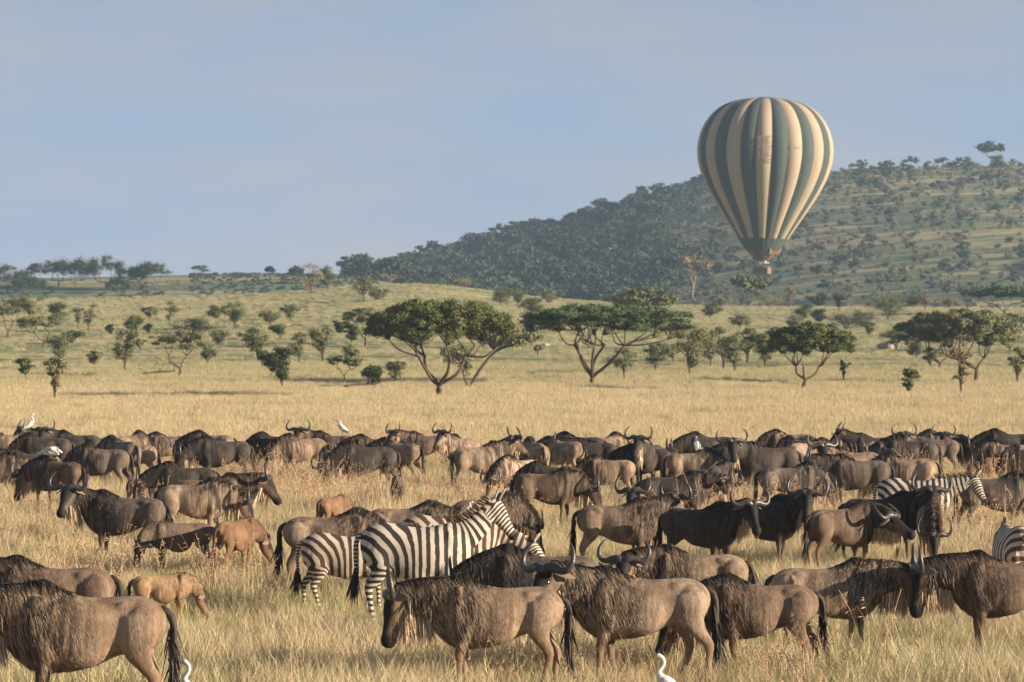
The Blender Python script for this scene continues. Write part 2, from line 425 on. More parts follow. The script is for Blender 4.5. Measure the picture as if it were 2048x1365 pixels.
def plain(name, col, col2=None, rough=0.7, spec=0.25, sc=8.0, bmp=0.0):
    m, nt, b = new_mat(name, rough, spec); oc = ocoord(nt)
    n = noise(nt, oc, sc, 4)
    nt.links.new(mixc(nt, n, col, col2 or tuple(v * 0.6 for v in col)), b.inputs['Base Color'])
    if bmp: bump(nt, b, n, bmp, 0.02)
    return m
def hairmat(name, a, bcol):
    m, nt, b = new_mat(name, 0.6, 0.25)
    g = nt.nodes.new('ShaderNodeNewGeometry')
    nt.links.new(mixc(nt, g.outputs['Random Per Island'], a, bcol), b.inputs['Base Color']); return m
m_horn = plain('horn_keratin', (0.075, 0.066, 0.06), (0.028, 0.025, 0.024), 0.38, 0.5, 30, 0.3)
m_mane = hairmat('mane_hair', (0.016, 0.013, 0.012), (0.055, 0.04, 0.03))
m_coathair = hairmat('shoulder_hair', (0.02, 0.017, 0.015), (0.15, 0.11, 0.08))
m_rustmane = hairmat('rust_mane_hair', (0.09, 0.05, 0.03), (0.23, 0.13, 0.07))
m_beard = hairmat('beard_hair', (0.58, 0.45, 0.30), (0.30, 0.22, 0.14))
m_darkbeard = hairmat('dark_beard_hair', (0.03, 0.025, 0.02), (0.14, 0.10, 0.07))
m_ear = plain('ear_skin', (0.27, 0.20, 0.145), (0.10, 0.075, 0.06), 0.7, 0.2, 14)
m_eye = plain('eye_dark', (0.01, 0.008, 0.006), (0.012, 0.01, 0.008), 0.08, 0.6)
m_zmane = hairmat('zebra_mane_hair', (0.03, 0.02, 0.015), (0.34, 0.24, 0.15))
m_zear = plain('zebra_ear', (0.55, 0.47, 0.38), (0.1, 0.07, 0.05), 0.7, 0.2, 22)

def dirv(pitch, yaw):
    p, y = R(pitch), R(yaw); return np.array([math.cos(p) * math.cos(y), math.cos(p) * math.sin(y), math.sin(p)])
def frame(d):
    d = d / np.linalg.norm(d); s = np.cross((0, 0, 1.), d); s /= np.linalg.norm(s); return np.column_stack([d, s, np.cross(d, s)])

WILD = dict(
    rows=[(-.86, 1.01, .88, .06, 0), (-.81, 1.08, .78, .125, .1), (-.71, 1.145, .70, .185, .25), (-.56, 1.18, .66, .21, .32), (-.38, 1.175, .63, .205, .28),
          (-.18, 1.165, .535, .262, .2), (.02, 1.185, .495, .278, .22), (.2, 1.255, .505, .268, .36), (.36, 1.335, .52, .238, .55),
          (.5, 1.315, .55, .205, .52), (.63, 1.22, .63, .165, .35), (.73, 1.12, .74, .11, .2), (.78, 1.04, .82, .05, 0)],
    P0=(.46, 0, 1.03), neck_a=(.18, .16, .135, .112), neck_b=(.27, .25, .22, .165), L=.54,
    front=[(.40, .15, .98, .085, .15), (.37, .17, .78, .078, .115), (.36, .165, .60, .054, .07), (.375, .155, .43, .044, .05), (.365, .15, .25, .029, .034), (.36, .15, .11, .032, .040), (.385, .15, .05, .038, .05), (.40, .15, 0, .042, .058)],
    hind=[(-.58, .14, 1.02, .09, .17), (-.60, .17, .87, .10, .175), (-.58, .178, .72, .082, .14), (-.66, .165, .57, .055, .08), (-.745, .15, .44, .04, .058), (-.725, .146, .26, .030, .036), (-.70, .146, .11, .032, .040), (-.67, .146, .05, .038, .05), (-.655, .146, 0, .042, .058)],
    head=[(-.10, .08, .11, -.02), (-.02, .11, .145, -.015), (.07, .114, .155, -.018), (.18, .098, .142, -.022), (.30, .078, .108, -.022), (.41, .068, .088, -.022), (.48, .078, .09, -.026), (.54, .07, .074, -.03), (.575, .04, .046, -.032)])
ZEB = dict(
    rows=[(-.80, 1.14, .96, .07, 0), (-.76, 1.20, .86, .14, 0), (-.66, 1.275, .74, .215, .1), (-.5, 1.315, .66, .255, .1), (-.3, 1.29, .60, .275, .08), (-.08, 1.25, .555, .30, .06),
          (.14, 1.25, .55, .30, .1), (.34, 1.29, .565, .262, .28), (.5, 1.29, .60, .21, .3), (.62, 1.22, .68, .16, .25), (.70, 1.12, .76, .1, .1), (.74, 1.03, .84, .05, 0)],
    P0=(.46, 0, 1.07), neck_a=(.15, .12, .095, .078), neck_b=(.25, .2, .155, .125), L=.66,
    front=[(.40, .14, .95, .08, .13), (.38, .16, .77, .075, .11), (.38, .155, .60, .052, .068), (.385, .145, .44, .042, .05), (.375, .14, .26, .028, .033), (.37, .14, .11, .032, .04), (.40, .14, .05, .04, .05), (.41, .14, 0, .045, .06)],
    hind=[(-.5, .14, 1.06, .09, .18), (-.54, .17, .90, .105, .18), (-.52, .175, .74, .085, .14), (-.60, .16, .58, .055, .08), (-.69, .145, .46, .042, .058), (-.665, .14, .27, .030, .037), (-.645, .14, .11, .033, .04), (-.615, .14, .05, .04, .05), (-.60, .14, 0, .045, .06)],
    head=[(-.08, .065, .09, -.01), (0, .09, .12, 0), (.10, .092, .125, -.005), (.22, .075, .105, -.012), (.34, .056, .082, -.018), (.44, .052, .068, -.02), (.50, .056, .064, -.022), (.54, .042, .046, -.024)])

POSES = {  # neck pitch, neck yaw, head pitch, head yaw
    'graze': (-46, 0, -66, 0), 'grazeL': (-42, 32, -64, 45), 'grazeR': (-42, -32, -64, -45),
    'low': (4, 0, -74, 0), 'lowL': (2, 18, -70, 30), 'level': (14, 0, -55, 0), 'up': (34, 0, -42, 0),
    'upL': (30, 38, -46, 82), 'upR': (30, -38, -46, -82), 'midL': (4, 36, -52, 80), 'lookL': (22, 55, -50, 120), 'halfL': (24, 22, -50, 42), 'halfR': (24, -22, -50, -42),
    'sunk': (-24, 0, -68, 0), 'groom': (-5, -75, -25, -60), 'zup': (44, 10, -50, 26), 'zlow': (-22, 0, -52, 0), 'zmid': (18, 0, -58, 0), 'zgraze': (-50, 0, -62, 0)}

def in_poly(V, P):
    """nearest point on a polyline: distance, arc length"""
    best = np.full(len(V), 1e9); arc = np.zeros(len(V)); acc = 0
    for a, b_ in zip(P[:-1], P[1:]):
        ab = b_ - a; l = np.linalg.norm(ab); t = np.clip(((V - a) @ ab) / (l * l), 0, 1)
        d = np.linalg.norm(V - (a + t[:, None] * ab), axis=1); k = d < best
        best[k] = d[k]; arc[k] = acc + t[k] * l; acc += l
    return best, arc

_cache = {}
def beast(kind, pose, legs, res, young):
    """meshes of the parts of one animal in one pose"""
    key = (kind, pose, legs, res, young)
    if key in _cache: return _cache[key]
    S = WILD if kind == 'w' else ZEB
    rng = np.random.RandomState(abs(hash((pose, legs, young))) % 1000 if False else (len(pose) * 37 + legs * 11 + sum(map(ord, pose)) + int(young * 100)) % 9973)
    npi, nyw, hpi, hyw = POSES[pose]
    xs = .90 if kind == 'w' else .97
    P0 = np.array(S['P0']) * (xs, 1, 1); L = S['L'] * (0.92 if young else 1)
    nd = dirv(npi, nyw)
    P1 = P0 + np.array([.24, 0, .04 if npi > -20 else -.04]); P2 = P0 + nd * L + np.array([.10, 0, 0])
    t = np.linspace(0, 1, 7)[:, None]
    NP = (1 - t) ** 2 * P0 + 2 * t * (1 - t) * P1 + t * t * P2
    hd = frame(dirv(hpi, hyw)); O = P2 + hd[:, 2] * -0.03
    sd = np.array([(1 - k) * np.array([0, 1., 0]) + k * hd[:, 1] for k in np.linspace(0, 1, 7) ** 1.5])
    def loc(p): return O + hd @ np.asarray(p, float)
    B = MB()
    rows = [list(r) for r in S['rows']]
    lean = 0.78 if young else 1.0
    for r in rows:
        r[0] *= xs
        if kind == 'w': r[2] += .03 * math.exp(-((r[0] + .15) / .28) ** 2) - .02 * math.exp(-((r[0] - .36) / .2) ** 2)
        if young:
            mid = (r[1] + r[2]) / 2; r[2] = r[2] + 0.11; r[3] *= lean; r[1] = min(r[1], 1.17) + .35 * max(0, r[1] - 1.17)
    B.rings(rows)
    ta = np.linspace(0, 1, 4)
    B.tube(NP, np.interp(t[:, 0], ta, S['neck_a']) * lean, np.interp(t[:, 0], ta, S['neck_b']) * lean, 18, sd, 2)
    hs = 0.9 if young else (0.98 if kind == 'w' else 1.0)
    B.tube([loc((p[0] * hs, 0, p[3])) for p in S['head']], [p[1] * (hs if young else 1.03) for p in S['head']], [p[2] * (hs if young else 1.03) for p in S['head']], 18, hd[:, 1], 3)
    # jaw, brow, muzzle
    B.ball(loc((.12 * hs, 0, -.075)), (.13, .06, .06), hd)
    for s in (-1, 1):
        B.ball(loc((.10 * hs, s * .085, .05)), (.05, .03, .035), hd)
        B.ball(loc((.51 * hs if kind == 'w' else .47, s * .04, .01)), (.04, .03, .035), hd)
    off = [(0, 0, 0, 0), (.12, -.10, -.12, .14), (-.10, .14, .10, -.12), (.05, -.04, .1, -.06)][legs % 4]
    for k, (spec, s) in enumerate(((S['front'], 1), (S['front'], -1), (S['hind'], 1), (S['hind'], -1))):
        dx = off[k]; A = np.array(spec); A[:, 0] *= xs
        x = A[:, 0] + dx * (1 - np.clip(A[:, 2] / .95, 0, 1)) ** 0.8
        B.tube(np.column_stack([x, s * A[:, 1] * lean, A[:, 2]]), A[:, 3] * (0.95 if young else 1), A[:, 4] * (0.95 if young else 1), 12, (0, 1, 0), 3)
    for s in (-1, 1):     # shoulder blade, upper arm, haunch, hip bone, rib cage
        B.ball((.41 * xs, s * .150 * lean, .95), (.11, .085, .25), None)
        B.ball((.34 * xs, s * .185 * lean, .73), (.10, .08, .13), None)
        B.ball((-.62 * xs, s * .135 * lean, .91), (.16, .105, .20), None)
        B.ball((-.55 * xs, s * .16 * lean, .76), (.12, .085, .15), None)
        B.ball((-.46 * xs, s * .115 * lean, 1.05), (.12, .055, .09), None)
        B.ball((-.02 * xs, s * .145 * lean, .79), (.29, .135, .25), None)
    me = remesh(B.mesh('body'), res, 3 if res < .026 else 2)
    nv = len(me.vertices); V = np.empty(nv * 3, np.float32); me.vertices.foreach_get('co', V); V = V.reshape(-1, 3).astype(float)
    hl = (V - O) @ hd                                  # head coordinates
    x, y, z = V.T
    dh = np.linalg.norm(hl - np.clip(hl, (0, -.01, -.02), (.56, .01, .02)), axis=1)
    inh = smooth(.20, .14, dh) if False else np.where(dh < .17, 1.0, 0.0) * smooth(-.10, .0, hl[:, 0])
    dn, sn = in_poly(V, NP)
    def put(n, v):
        a = me.attributes.new(n, 'FLOAT', 'POINT'); a.data.foreach_set('value', np.asarray(v, np.float32))
    if kind == 'w':
        face = inh * np.maximum(smooth(.0, .06, hl[:, 2]) * smooth(-.02, .06, hl[:, 0]), smooth(.36, .45, hl[:, 0]))
        shin = smooth(.62, .42, z) * 0.0
        hoof = smooth(.07, .04, z)
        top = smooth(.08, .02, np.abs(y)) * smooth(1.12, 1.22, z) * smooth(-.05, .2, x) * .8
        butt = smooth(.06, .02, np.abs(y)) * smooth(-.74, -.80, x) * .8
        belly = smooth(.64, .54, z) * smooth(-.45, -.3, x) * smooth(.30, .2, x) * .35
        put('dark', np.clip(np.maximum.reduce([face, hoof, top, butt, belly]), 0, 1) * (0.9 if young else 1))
        put('brindle', np.clip(smooth(-.28, .22, x) * smooth(.45, .75, z) * (0.25 if young else 1.0) * (1 - .6 * inh), 0, 1))
        put('rust', np.clip(smooth(.60, .40, z) * (0.7), 0, 1) if not young else np.clip(.3 + smooth(.6, .4, z) * .3, 0, 1))
        put('rib', np.clip(smooth(-.32, -.2, x) * smooth(.2, .05, x) * smooth(.62, .72, z) * smooth(1.08, .98, z), 0, 1))
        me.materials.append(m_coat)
    else:
        xC, zC = -.86, .70
        r = np.sqrt((x - xC) ** 2 + np.clip(z - zC, 0, None) ** 2)
        w2 = smooth(-.30, .10, x)
        ph = (r / .135) * (1 - w2) + ((x - xC) / .118) * w2
        wl = smooth(.82, .66, z) * smooth(-.30, -.42, x)
        ph = ph * (1 - wl) + ((z - zC) / .075 + 2.2) * wl
        wf = smooth(.64, .54, z) * smooth(.20, .28, x)
        ph = ph * (1 - wf) + (z / .07) * wf
        wn_ = smooth(.12, .34, sn) * (x > .3) * (z > .1)
        ph = ph * (1 - wn_) + ((P0[0] - xC) / .118 + sn / .095) * wn_
        wh_ = np.clip(inh, 0, 1)
        ph = ph * (1 - wh_) + ((P0[0] - xC) / .118 + L / .095 + hl[:, 0] / .05 + np.abs(hl[:, 1]) / .08) * wh_
        put('phase', ph)
        put('stripe', np.clip(1 - .9 * smooth(.60, .56, z) * smooth(.24, .1, np.abs(y)) * (np.abs(x) < .35), 0, 1))
        put('shadow_stripe', np.clip(0.3 * smooth(-.3, -.6, x) * smooth(1.1, 1.3, z), 0, 1))
        put('dark', np.clip(np.maximum(inh * smooth(.40, .47, hl[:, 0]), smooth(.06, .04, z)), 0, 1))
        me.materials.append(m_zebra)
    out = {'body': me}
    if kind == 'w' and res < .026:
        nr = np.empty(nv * 3, np.float32); me.vertices.foreach_get('normal', nr); nr = nr.reshape(-1, 3)
        ok = np.where((z > .45) & (inh < .3))[0]; wgt = .25 + 1.2 * smooth(-.3, .3, x[ok]); kf = 5200 if not young else 2600
        i_ = rng.choice(ok, kf, p=wgt / wgt.sum()); fl = np.column_stack([np.full(kf, -.38), np.zeros(kf), np.full(kf, -1.)])
        fl = fl - (fl * nr[i_]).sum(1)[:, None] * nr[i_]; fl /= np.linalg.norm(fl, axis=1)[:, None] + 1e-6
        Lh = (.035 + .065 * smooth(-.05, .3, x[i_])) * (.6 if young else 1)
        out['coat_hair'] = strands('coat_hair', V[i_] + nr[i_] * .001, fl + nr[i_] * .05, Lh, .0065, .06, m_furs, rng, 2, .06, flat=nr[i_])
    # tail
    Tm = MB(); tx = -.85 * xs if kind == 'w' else -.79 * xs; tz = 1.06 if kind == 'w' else 1.17
    sw = [.0, .05, -.06, .03][legs % 4]
    tp = [(tx + .05, 0, tz), (tx - .045, sw * .3, tz - .06), (tx - .075, sw * .6, tz - .22), (tx - .07, sw, tz - .42), (tx - .06, sw * 1.3, tz - .58)]
    Tm.tube(tp, [.04, .036, .03, .024, .016], [.04, .036, .03, .024, .016], 8, (0, 1, 0), 2)
    tm = Tm.mesh('tail')
    hv = np.array(tp[2]); k = 90 if res < .026 else 40
    u = rng.rand(k)[:, None]; rt = np.array(tp[3]) * (1 - u) + np.array(tp[4]) * u + rng.normal(0, .012, (k, 3))
    if kind == 'w':
        u = rng.rand(k)[:, None]; rt = np.array(tp[1]) * (1 - u) + np.array(tp[4]) * u + rng.normal(0, .012, (k, 3))
    tuft = strands('tail_tuft', rt, np.tile([-.15, 0, -1.], (k, 1)), .38 if not young else .24, .028, .3, m_mane, rng, 3, .16)
    if kind == 'w': tm.materials.append(m_mane)
    else:
        tm.materials.append(m_zebra); n_ = len(tm.vertices); V2 = np.empty(n_ * 3, np.float32); tm.vertices.foreach_get('co', V2); V2 = V2.reshape(-1, 3)
        for n, v in (('phase', V2[:, 2] / .05), ('stripe', np.ones(n_)), ('dark', np.zeros(n_)), ('shadow_stripe', np.zeros(n_))):
            a = tm.attributes.new(n, 'FLOAT', 'POINT'); a.data.foreach_set('value', np.asarray(v, np.float32))
    out['tail'] = tm; out['tail_tuft'] = tuft
    # horns
    if kind == 'w':
        hz_ = 0.42 if young else 1.0
        for s, nm in ((1, 'hornL'), (-1, 'hornR')):
            Hn = MB(); sp = 0.55 if young else 1.0
            c = [(.03, .012, .10), (.0, .06, .13), (-.015, .14, .115), (-.0, .23, .085), (-.02, .31, .085), (-.09, .35, .115), (-.18, .345, .155), (-.255, .305, .185), (-.31, .255, .20)]
            if young: c = [(.0, .035, .09), (-.05, .06, .12), (-.11, .085, .15), (-.16, .085, .16)]
            rr = [.05, .056, .05, .042, .035, .030, .024, .015, .004] if not young else [.026, .022, .016, .005]
            Hn.tube([loc((p[0], s * p[1], p[2])) for p in c], rr, rr, 12, hd[:, 0], 4)
            out[nm] = Hn.mesh('horn', [m_horn])
    # ears
    for s, nm in ((1, 'earL'), (-1, 'earR')):
        E = MB()
        if kind == 'w':
            pr = [(.0, .09, .05), (-.015, .15, .01), (-.03, .215, -.045), (-.045, .265, -.11)]
            E.tube([loc((p[0], s * p[1], p[2])) for p in pr], [.026, .052, .048, .004], [.018, .014, .01, .003], 10, hd[:, 0] + hd[:, 2] * .5, 4)
            out[nm] = E.mesh('ear', [m_ear])
        else:
            pr = [(-.03, .055, .09), (-.06, .075, .15), (-.075, .085, .21), (-.085, .085, .265)]
            E.tube([loc((p[0], s * p[1], p[2])) for p in pr], [.025, .046, .044, .006], [.02, .016, .012, .004], 10, hd[:, 1] + hd[:, 0] * .5, 4)
            out[nm] = E.mesh('ear', [m_zear])
        Ey = MB(); Ey.ball(loc((.135 * hs, s * (.094 if kind == 'w' else .082), .045)), (.02, .013, .018), hd, 10, 6)
        out['eyeL' if s > 0 else 'eyeR'] = Ey.mesh('eye', [m_eye])
    # mane
    hi = res < .026
    ta4 = np.linspace(0, 1, 4)
    k = 1100 if hi else 200
    if young: k //= 3
    u = rng.rand(k)
    ni = u * 6; a0 = np.clip(ni.astype(int), 0, 5); fr = (ni - a0)[:, None]
    C = NP[a0] * (1 - fr) + NP[a0 + 1] * fr
    Tn = NP[a0 + 1] - NP[a0]; Tn /= np.linalg.norm(Tn, axis=1)[:, None]
    Sd = sd[a0] * (1 - fr) + sd[np.minimum(a0 + 1, 6)] * fr; Sd -= (Sd * Tn).sum(1)[:, None] * Tn; Sd /= np.linalg.norm(Sd, axis=1)[:, None]
    Up = np.cross(Tn, Sd); nb = np.interp(u, ta4, S['neck_b']) * lean; nA = np.interp(u, ta4, S['neck_a']) * lean
    if kind == 'w':
        sgn = rng.choice([-1, 1], k)[:, None]
        rt = C + Up * (nb * .97)[:, None] + Sd * sgn * rng.uniform(0, .03, (k, 1))
        dr = Up * .30 + Sd * sgn * .75 - Tn * .6
        # withers crest hangs to both sides
        kw = k // 2; xw = rng.uniform(.08, .52, kw); sw_ = rng.choice([-1, 1], kw)
        wr = np.column_stack([xw, sw_ * rng.uniform(0, .03, kw), np.interp(xw, [r[0] for r in rows], [r[1] for r in rows]) - .006])
        wd = np.column_stack([np.full(kw, -.45), sw_ * .8, np.full(kw, .05)])
        out['mane'] = strands('mane', np.vstack([rt, wr]), np.vstack([dr, wd]), .20 if not young else .07, .013 if hi else .04, 2.2, m_mane if not young else m_rustmane, rng, 4, .20)
        # throat and chest beard
        k2 = 700 if hi else 110
        if not young:
            u2 = .45 + 1.0 * rng.rand(k2); nn = np.clip(u2, 0, 1); ni = nn * 5.99; a0 = ni.astype(int); fr = (ni - a0)[:, None]
            C = NP[a0] * (1 - fr) + NP[a0 + 1] * fr; Tn = NP[a0 + 1] - NP[a0]; Tn /= np.linalg.norm(Tn, axis=1)[:, None]
            Sd = sd[a0]; Sd = Sd - (Sd * Tn).sum(1)[:, None] * Tn; Sd /= np.linalg.norm(Sd, axis=1)[:, None]; Up = np.cross(Tn, Sd)
            rt = C - Up * (np.interp(nn, ta4, S['neck_b']) * .93)[:, None] + Sd * rng.normal(0, .035, (k2, 1))
            ch = u2 > 1
            rt[ch] = np.array([loc((q_, w_, -.115)) for q_, w_ in zip(rng.uniform(-.04, .26, ch.sum()), rng.normal(0, .045, ch.sum()))]).reshape(-1, 3)
            out['beard'] = strands('beard', rt, np.tile([-.1, 0, -1.], (k2, 1)), .30, .014 if hi else .04, .4, m_beard, rng, 4, .16)
            # long dark locks over neck side and shoulder
            k3 = 240 if hi else 0
            if k3:
                u3 = rng.uniform(0, .9, k3); ni = u3 * 5.99; a0 = ni.astype(int); fr = (ni - a0)[:, None]
                C = NP[a0] * (1 - fr) + NP[a0 + 1] * fr; Tn = NP[a0 + 1] - NP[a0]; Tn /= np.linalg.norm(Tn, axis=1)[:, None]
                Sd = sd[a0]; Sd = Sd - (Sd * Tn).sum(1)[:, None] * Tn; Sd /= np.linalg.norm(Sd, axis=1)[:, None]; Up = np.cross(Tn, Sd)
                sg = rng.choice([-1, 1], k3); th = rng.uniform(-.6, 1.1, k3)
                rt = C + Sd * (sg * np.cos(th) * np.interp(u3, ta4, S['neck_a']) * .98)[:, None] + Up * (np.sin(th) * np.interp(u3, ta4, S['neck_b']) * .98)[:, None]
                out['mane'] = join('mane', [out['mane'], strands('neck_hair', rt, Sd * (sg * .25)[:, None] + np.array([-.15, 0, -1.]), .15, .018, .5, m_coathair, rng, 3, .12)])
    else:
        rt = C + Up * (nb * .97)[:, None] + Sd * rng.normal(0, .008, (k, 1))
        out['mane'] = strands('mane', rt, Up - Tn * .25, .11, .014, -.1, m_zmane, rng, 2, .10)
    _cache[key] = out
    return out

def wx(px, d): return (px - 1024.0) / F * d
GROUP_W = 'wildebeest of the grazing herd'
def place(kind, pose, legs, px, yt, yaw, k, col, name, label, young=False, hi=None, group=None, beard=None, dy=0.0):
    h = (1.30 if kind == 'w' else 1.29) * k
    d = (H - h) * F / (yt - HOR) + dy
    hi = d < 72 if hi is None else hi
    M = beast(kind, pose, legs, .019 if hi else .030, young)
    r = thing(name, label, 'zebra' if kind == 'z' else 'wildebeest', (wx(px, d), d, 0), R(yaw), group, k)
    q_ = math.sin(px * 12.9898 + yt * 4.1) * 43758.5; q_ -= math.floor(q_); q2 = (q_ * 97.0) % 1.0
    r.scale = (k * (.95 + .11 * q_), k * (.86 + .12 * q2), k)
    col = tuple(min(1, c * (.82 + .36 * ((q_ * 31.0) % 1.0))) for c in col)
    par = None
    for nm in ('body', 'coat_hair', 'tail', 'mane', 'beard', 'hornL', 'hornR', 'earL', 'earR', 'eyeL', 'eyeR'):
        if nm not in M: continue
        if nm == 'eyeL' and not hi: continue
        if nm == 'eyeR' and not hi: continue
        o = obj(nm.rstrip('LR') if nm[:3] in ('hor', 'ear', 'eye') else nm, M[nm], r)
        o.color = (*col, 1)
        if nm == 'tail':
            t = obj('tail_tuft', M['tail_tuft'], o)
    return r, d

# ------------------------------------------------------------------ the herd: pose, legs, px, back row, facing, size, coat, label
DK = (0.080, 0.066, 0.057); GR = (0.175, 0.142, 0.116); BR = (0.215, 0.152, 0.108); TN = (0.31, 0.232, 0.168); RU = (0.28, 0.165, 0.095); LT = (0.36, 0.265, 0.185)
HERD = [
 # nearest animals
 ('low', 0, 160, 1165, 182, 1.18, LT, 'huge pale-backed wildebeest cut off by the bottom left corner, tail swinging'),
 ('low', 1, 95, 1115, 178, 1.04, BR, 'wildebeest standing just behind the huge one in the bottom left corner'),
 ('low', 3, 985, 1152, 184, 1.04, LT, 'bearded wildebeest with lowered black face, bottom centre, blocking the zebra legs'),
 ('halfL', 1, 1275, 1135, 186, 1.06, TN, 'wildebeest with upright horns standing behind the centre one, rump behind the white egret'),
 ('sunk', 2, 1510, 1150, 180, .96, BR, 'brown wildebeest seen side on with head hidden by its neighbour, right of the egret'),
 ('sunk', 0, 1075, 1092, 178, 1.04, GR, 'dark maned wildebeest with head down behind the big one at bottom centre'),
 ('midL', 0, 1385, 1092, 178, .95, TN, 'wildebeest with wide pale-ringed horns staring at the camera over the backs'),
 ('low', 1, 1660, 1118, 2, .96, TN, 'wildebeest facing right whose head meets the dark-faced one at the right edge'),
 ('low', 0, 2010, 1105, 182, 1.04, BR, 'black-faced bearded wildebeest cut by the right edge, horns pointing up'),
 # middle distance
 ('upL', 0, 245, 982, 168, 1.0, GR, 'blackish wildebeest with big curled horns facing left, pale beard hanging'),
 ('sunk', 1, 392, 957, 4, 1.0, TN, 'grey-tan wildebeest standing broadside with its tail held out to the left'),
 ('level', 0, 425, 948, 2, .98, BR, 'wildebeest facing right with stripy neck and level head behind the grey-tan one'),
 ('graze', 0, 668, 1018, 2, 1.02, TN, 'wildebeest with black mane grazing directly behind the zebras'),
 ('sunk', 0, 820, 1003, 0, .98, TN, 'wildebeest with lowered horns showing just above the zebra backs'),
 ('graze', 2, 980, 986, 25, .98, BR, 'brown wildebeest with its head down behind the tall zebra ears'),
 ('halfL', 0, 1242, 996, 2, 1.0, TN, 'wildebeest facing right, its lower flank in the shadow of its neighbour'),
 ('up', 0, 1290, 988, 255, .98, BR, 'wildebeest looking straight at the camera with ears out and lyre-shaped horns'),
 ('halfR', 1, 1405, 1004, -28, .98, DK, 'dark wildebeest with tan forehead standing in the middle right'),
 ('upR', 0, 1525, 990, -18, 1.0, DK, 'black wildebeest with pale beard turned to the camera, middle right'),
 ('groom', 0, 1690, 1004, 28, .96, BR, 'wildebeest with tan rump bending its horned head round to the side'),
 ('upR', 1, 1768, 984, -8, 1.0, DK, 'blue-black wildebeest with tan forehead standing in front of the zebra neck'),
 ('graze', 0, 1862, 996, 268, .95, LT, 'pale wildebeest grazing towards the camera, spine ridge in the light'),
 ('graze', 1, 1995, 945, 2, 1.0, GR, 'dark wildebeest grazing at the right edge beyond the zebra head'),
 ('low', 2, 1352, 943, 0, .96, DK, 'dark wildebeest facing right behind the one that looks at the camera'),
 ('sunk', 1, 1098, 936, 4, .98, BR, 'wildebeest with tan rump standing sideways in tall seeded grass, centre'),
 ('graze', 0, 1585, 924, 4, .98, GR, 'brindled wildebeest grazing to the right behind the two dark ones'),
 ('level', 0, 1712, 910, 180, 1.02, GR, 'large dark wildebeest with tan hindquarters facing left, spiral horn tip showing'),
 ('sunk', 1, 112, 913, 152, 1.0, BR, 'wildebeest with a ruffled white egret on its back'),
 ('graze', 2, 200, 889, 172, 1.0, GR, 'wildebeest with dark shoulders and tan rump right of the ruffled egret'),
 ('sunk', 0, 368, 925, 182, .96, DK, 'dark wildebeest facing left, seen above the grey-tan one'),
]
YOUNG = [
 ('grazeL', 0, 355, 1035, 195, .78, GR, 'dark calf with tiny horns beside the big curled-horn wildebeest'),
 ('grazeR', 1, 475, 1028, 62, .84, RU, 'russet calf seen from behind with its head turned right'),
 ('graze', 0, 330, 1138, 18, .64, (0.40, 0.27, 0.155), 'ginger calf feeding alone in the grass at lower left'),
 ('graze', 1, 795, 947, 92, .74, DK, 'dark calf seen from behind alone in the pale grass'),
 ('graze', 0, 668, 985, 60, .72, RU, 'orange-flanked calf showing its rump behind the zebras'),
 ('sunk', 0, 280, 948, 70, .70, DK, 'dark calf half sunk in seeded grass above the curled-horn wildebeest'),
 ('graze', 0, 2002, 908, 20, .72, RU, 'small brown calf at the back near the right edge'),
]
_n = 0
SPOT = {}
for p, lg, px, yt, yaw, k, col, lab in HERD:
    SPOT[lab] = place('w', p, lg, px, yt, yaw, k, col, 'wildebeest', lab, group=GROUP_W)
for p, lg, px, yt, yaw, k, col, lab in YOUNG:
    SPOT[lab] = place('w', p, lg, px, yt, yaw, k, col, 'wildebeest_calf', lab, young=True, group='wildebeest calves')

# rows at the back of the herd: px, back row, facing, coat, pose
BACK = [(-12, 872, 176, TN, 'graze'), (12, 861, 184, TN, 'graze'), (86, 867, 180, DK, 'graze'), (150, 862, 176, DK, 'upL'), (55, 899, 200, DK, 'level'), (-8, 903, 0, TN, 'graze'),
 (96, 861, 215, DK, 'up'), (238, 873, 120, GR, 'graze'), (264, 863, 60, BR, 'graze'), (262, 882, 190, TN, 'graze'), (335, 865, 196, TN, 'graze'), (420, 862, 160, TN, 'sunk'), (440, 873, 182, DK, 'sunk'),
 (545, 865, 176, DK, 'graze'), (600, 868, 205, BR, 'graze'), (662, 863, 165, BR, 'upL'), (655, 894, 110, BR, 'graze'), (730, 884, 180, DK, 'graze'), (745, 870, 184, BR, 'sunk'), (792, 877, 140, LT, 'sunk'),
 (850, 864, 182, TN, 'halfL'), (922, 869, 235, TN, 'up'), (962, 884, 12, TN, 'up'), (1035, 911, 228, LT, 'graze'), (1102, 924, 180, DK, 'graze'), (1215, 911, 186, LT, 'graze'), (1068, 876, 100, TN, 'graze'),
 (1120, 874, 140, TN, 'graze'), (1182, 877, 180, DK, 'level'), (1155, 865, 178, DK, 'graze'), (1214, 866, 40, TN, 'graze'), (1302, 881, 262, DK, 'up'), (1288, 889, 184, DK, 'sunk'), (1388, 897, 6, TN, 'graze'),
 (1415, 865, 180, DK, 'sunk'), (1440, 922, 75, DK, 'graze'), (1478, 887, 178, DK, 'graze'), (1532, 885, 205, DK, 'upL'), (1576, 860, 170, TN, 'graze'), (1594, 873, 130, TN, 'graze'), (1622, 877, 20, TN, 'graze'),
 (1556, 895, 182, BR, 'graze'), (1702, 894, 215, BR, 'upL'), (1808, 907, 160, LT, 'graze'), (1745, 867, 186, DK, 'up'), (1772, 875, 40, LT, 'graze'), (1768, 886, 95, DK, 'graze'), (1816, 872, 182, DK, 'sunk'),
 (1866, 871, 182, GR, 'upL'), (1882, 860, 178, GR, 'graze'), (1945, 871, 180, DK, 'upL'), (2016, 859, 182, DK, 'sunk'), (2010, 881, 170, TN, 'graze'), (2046, 890, 120, TN, 'graze')]
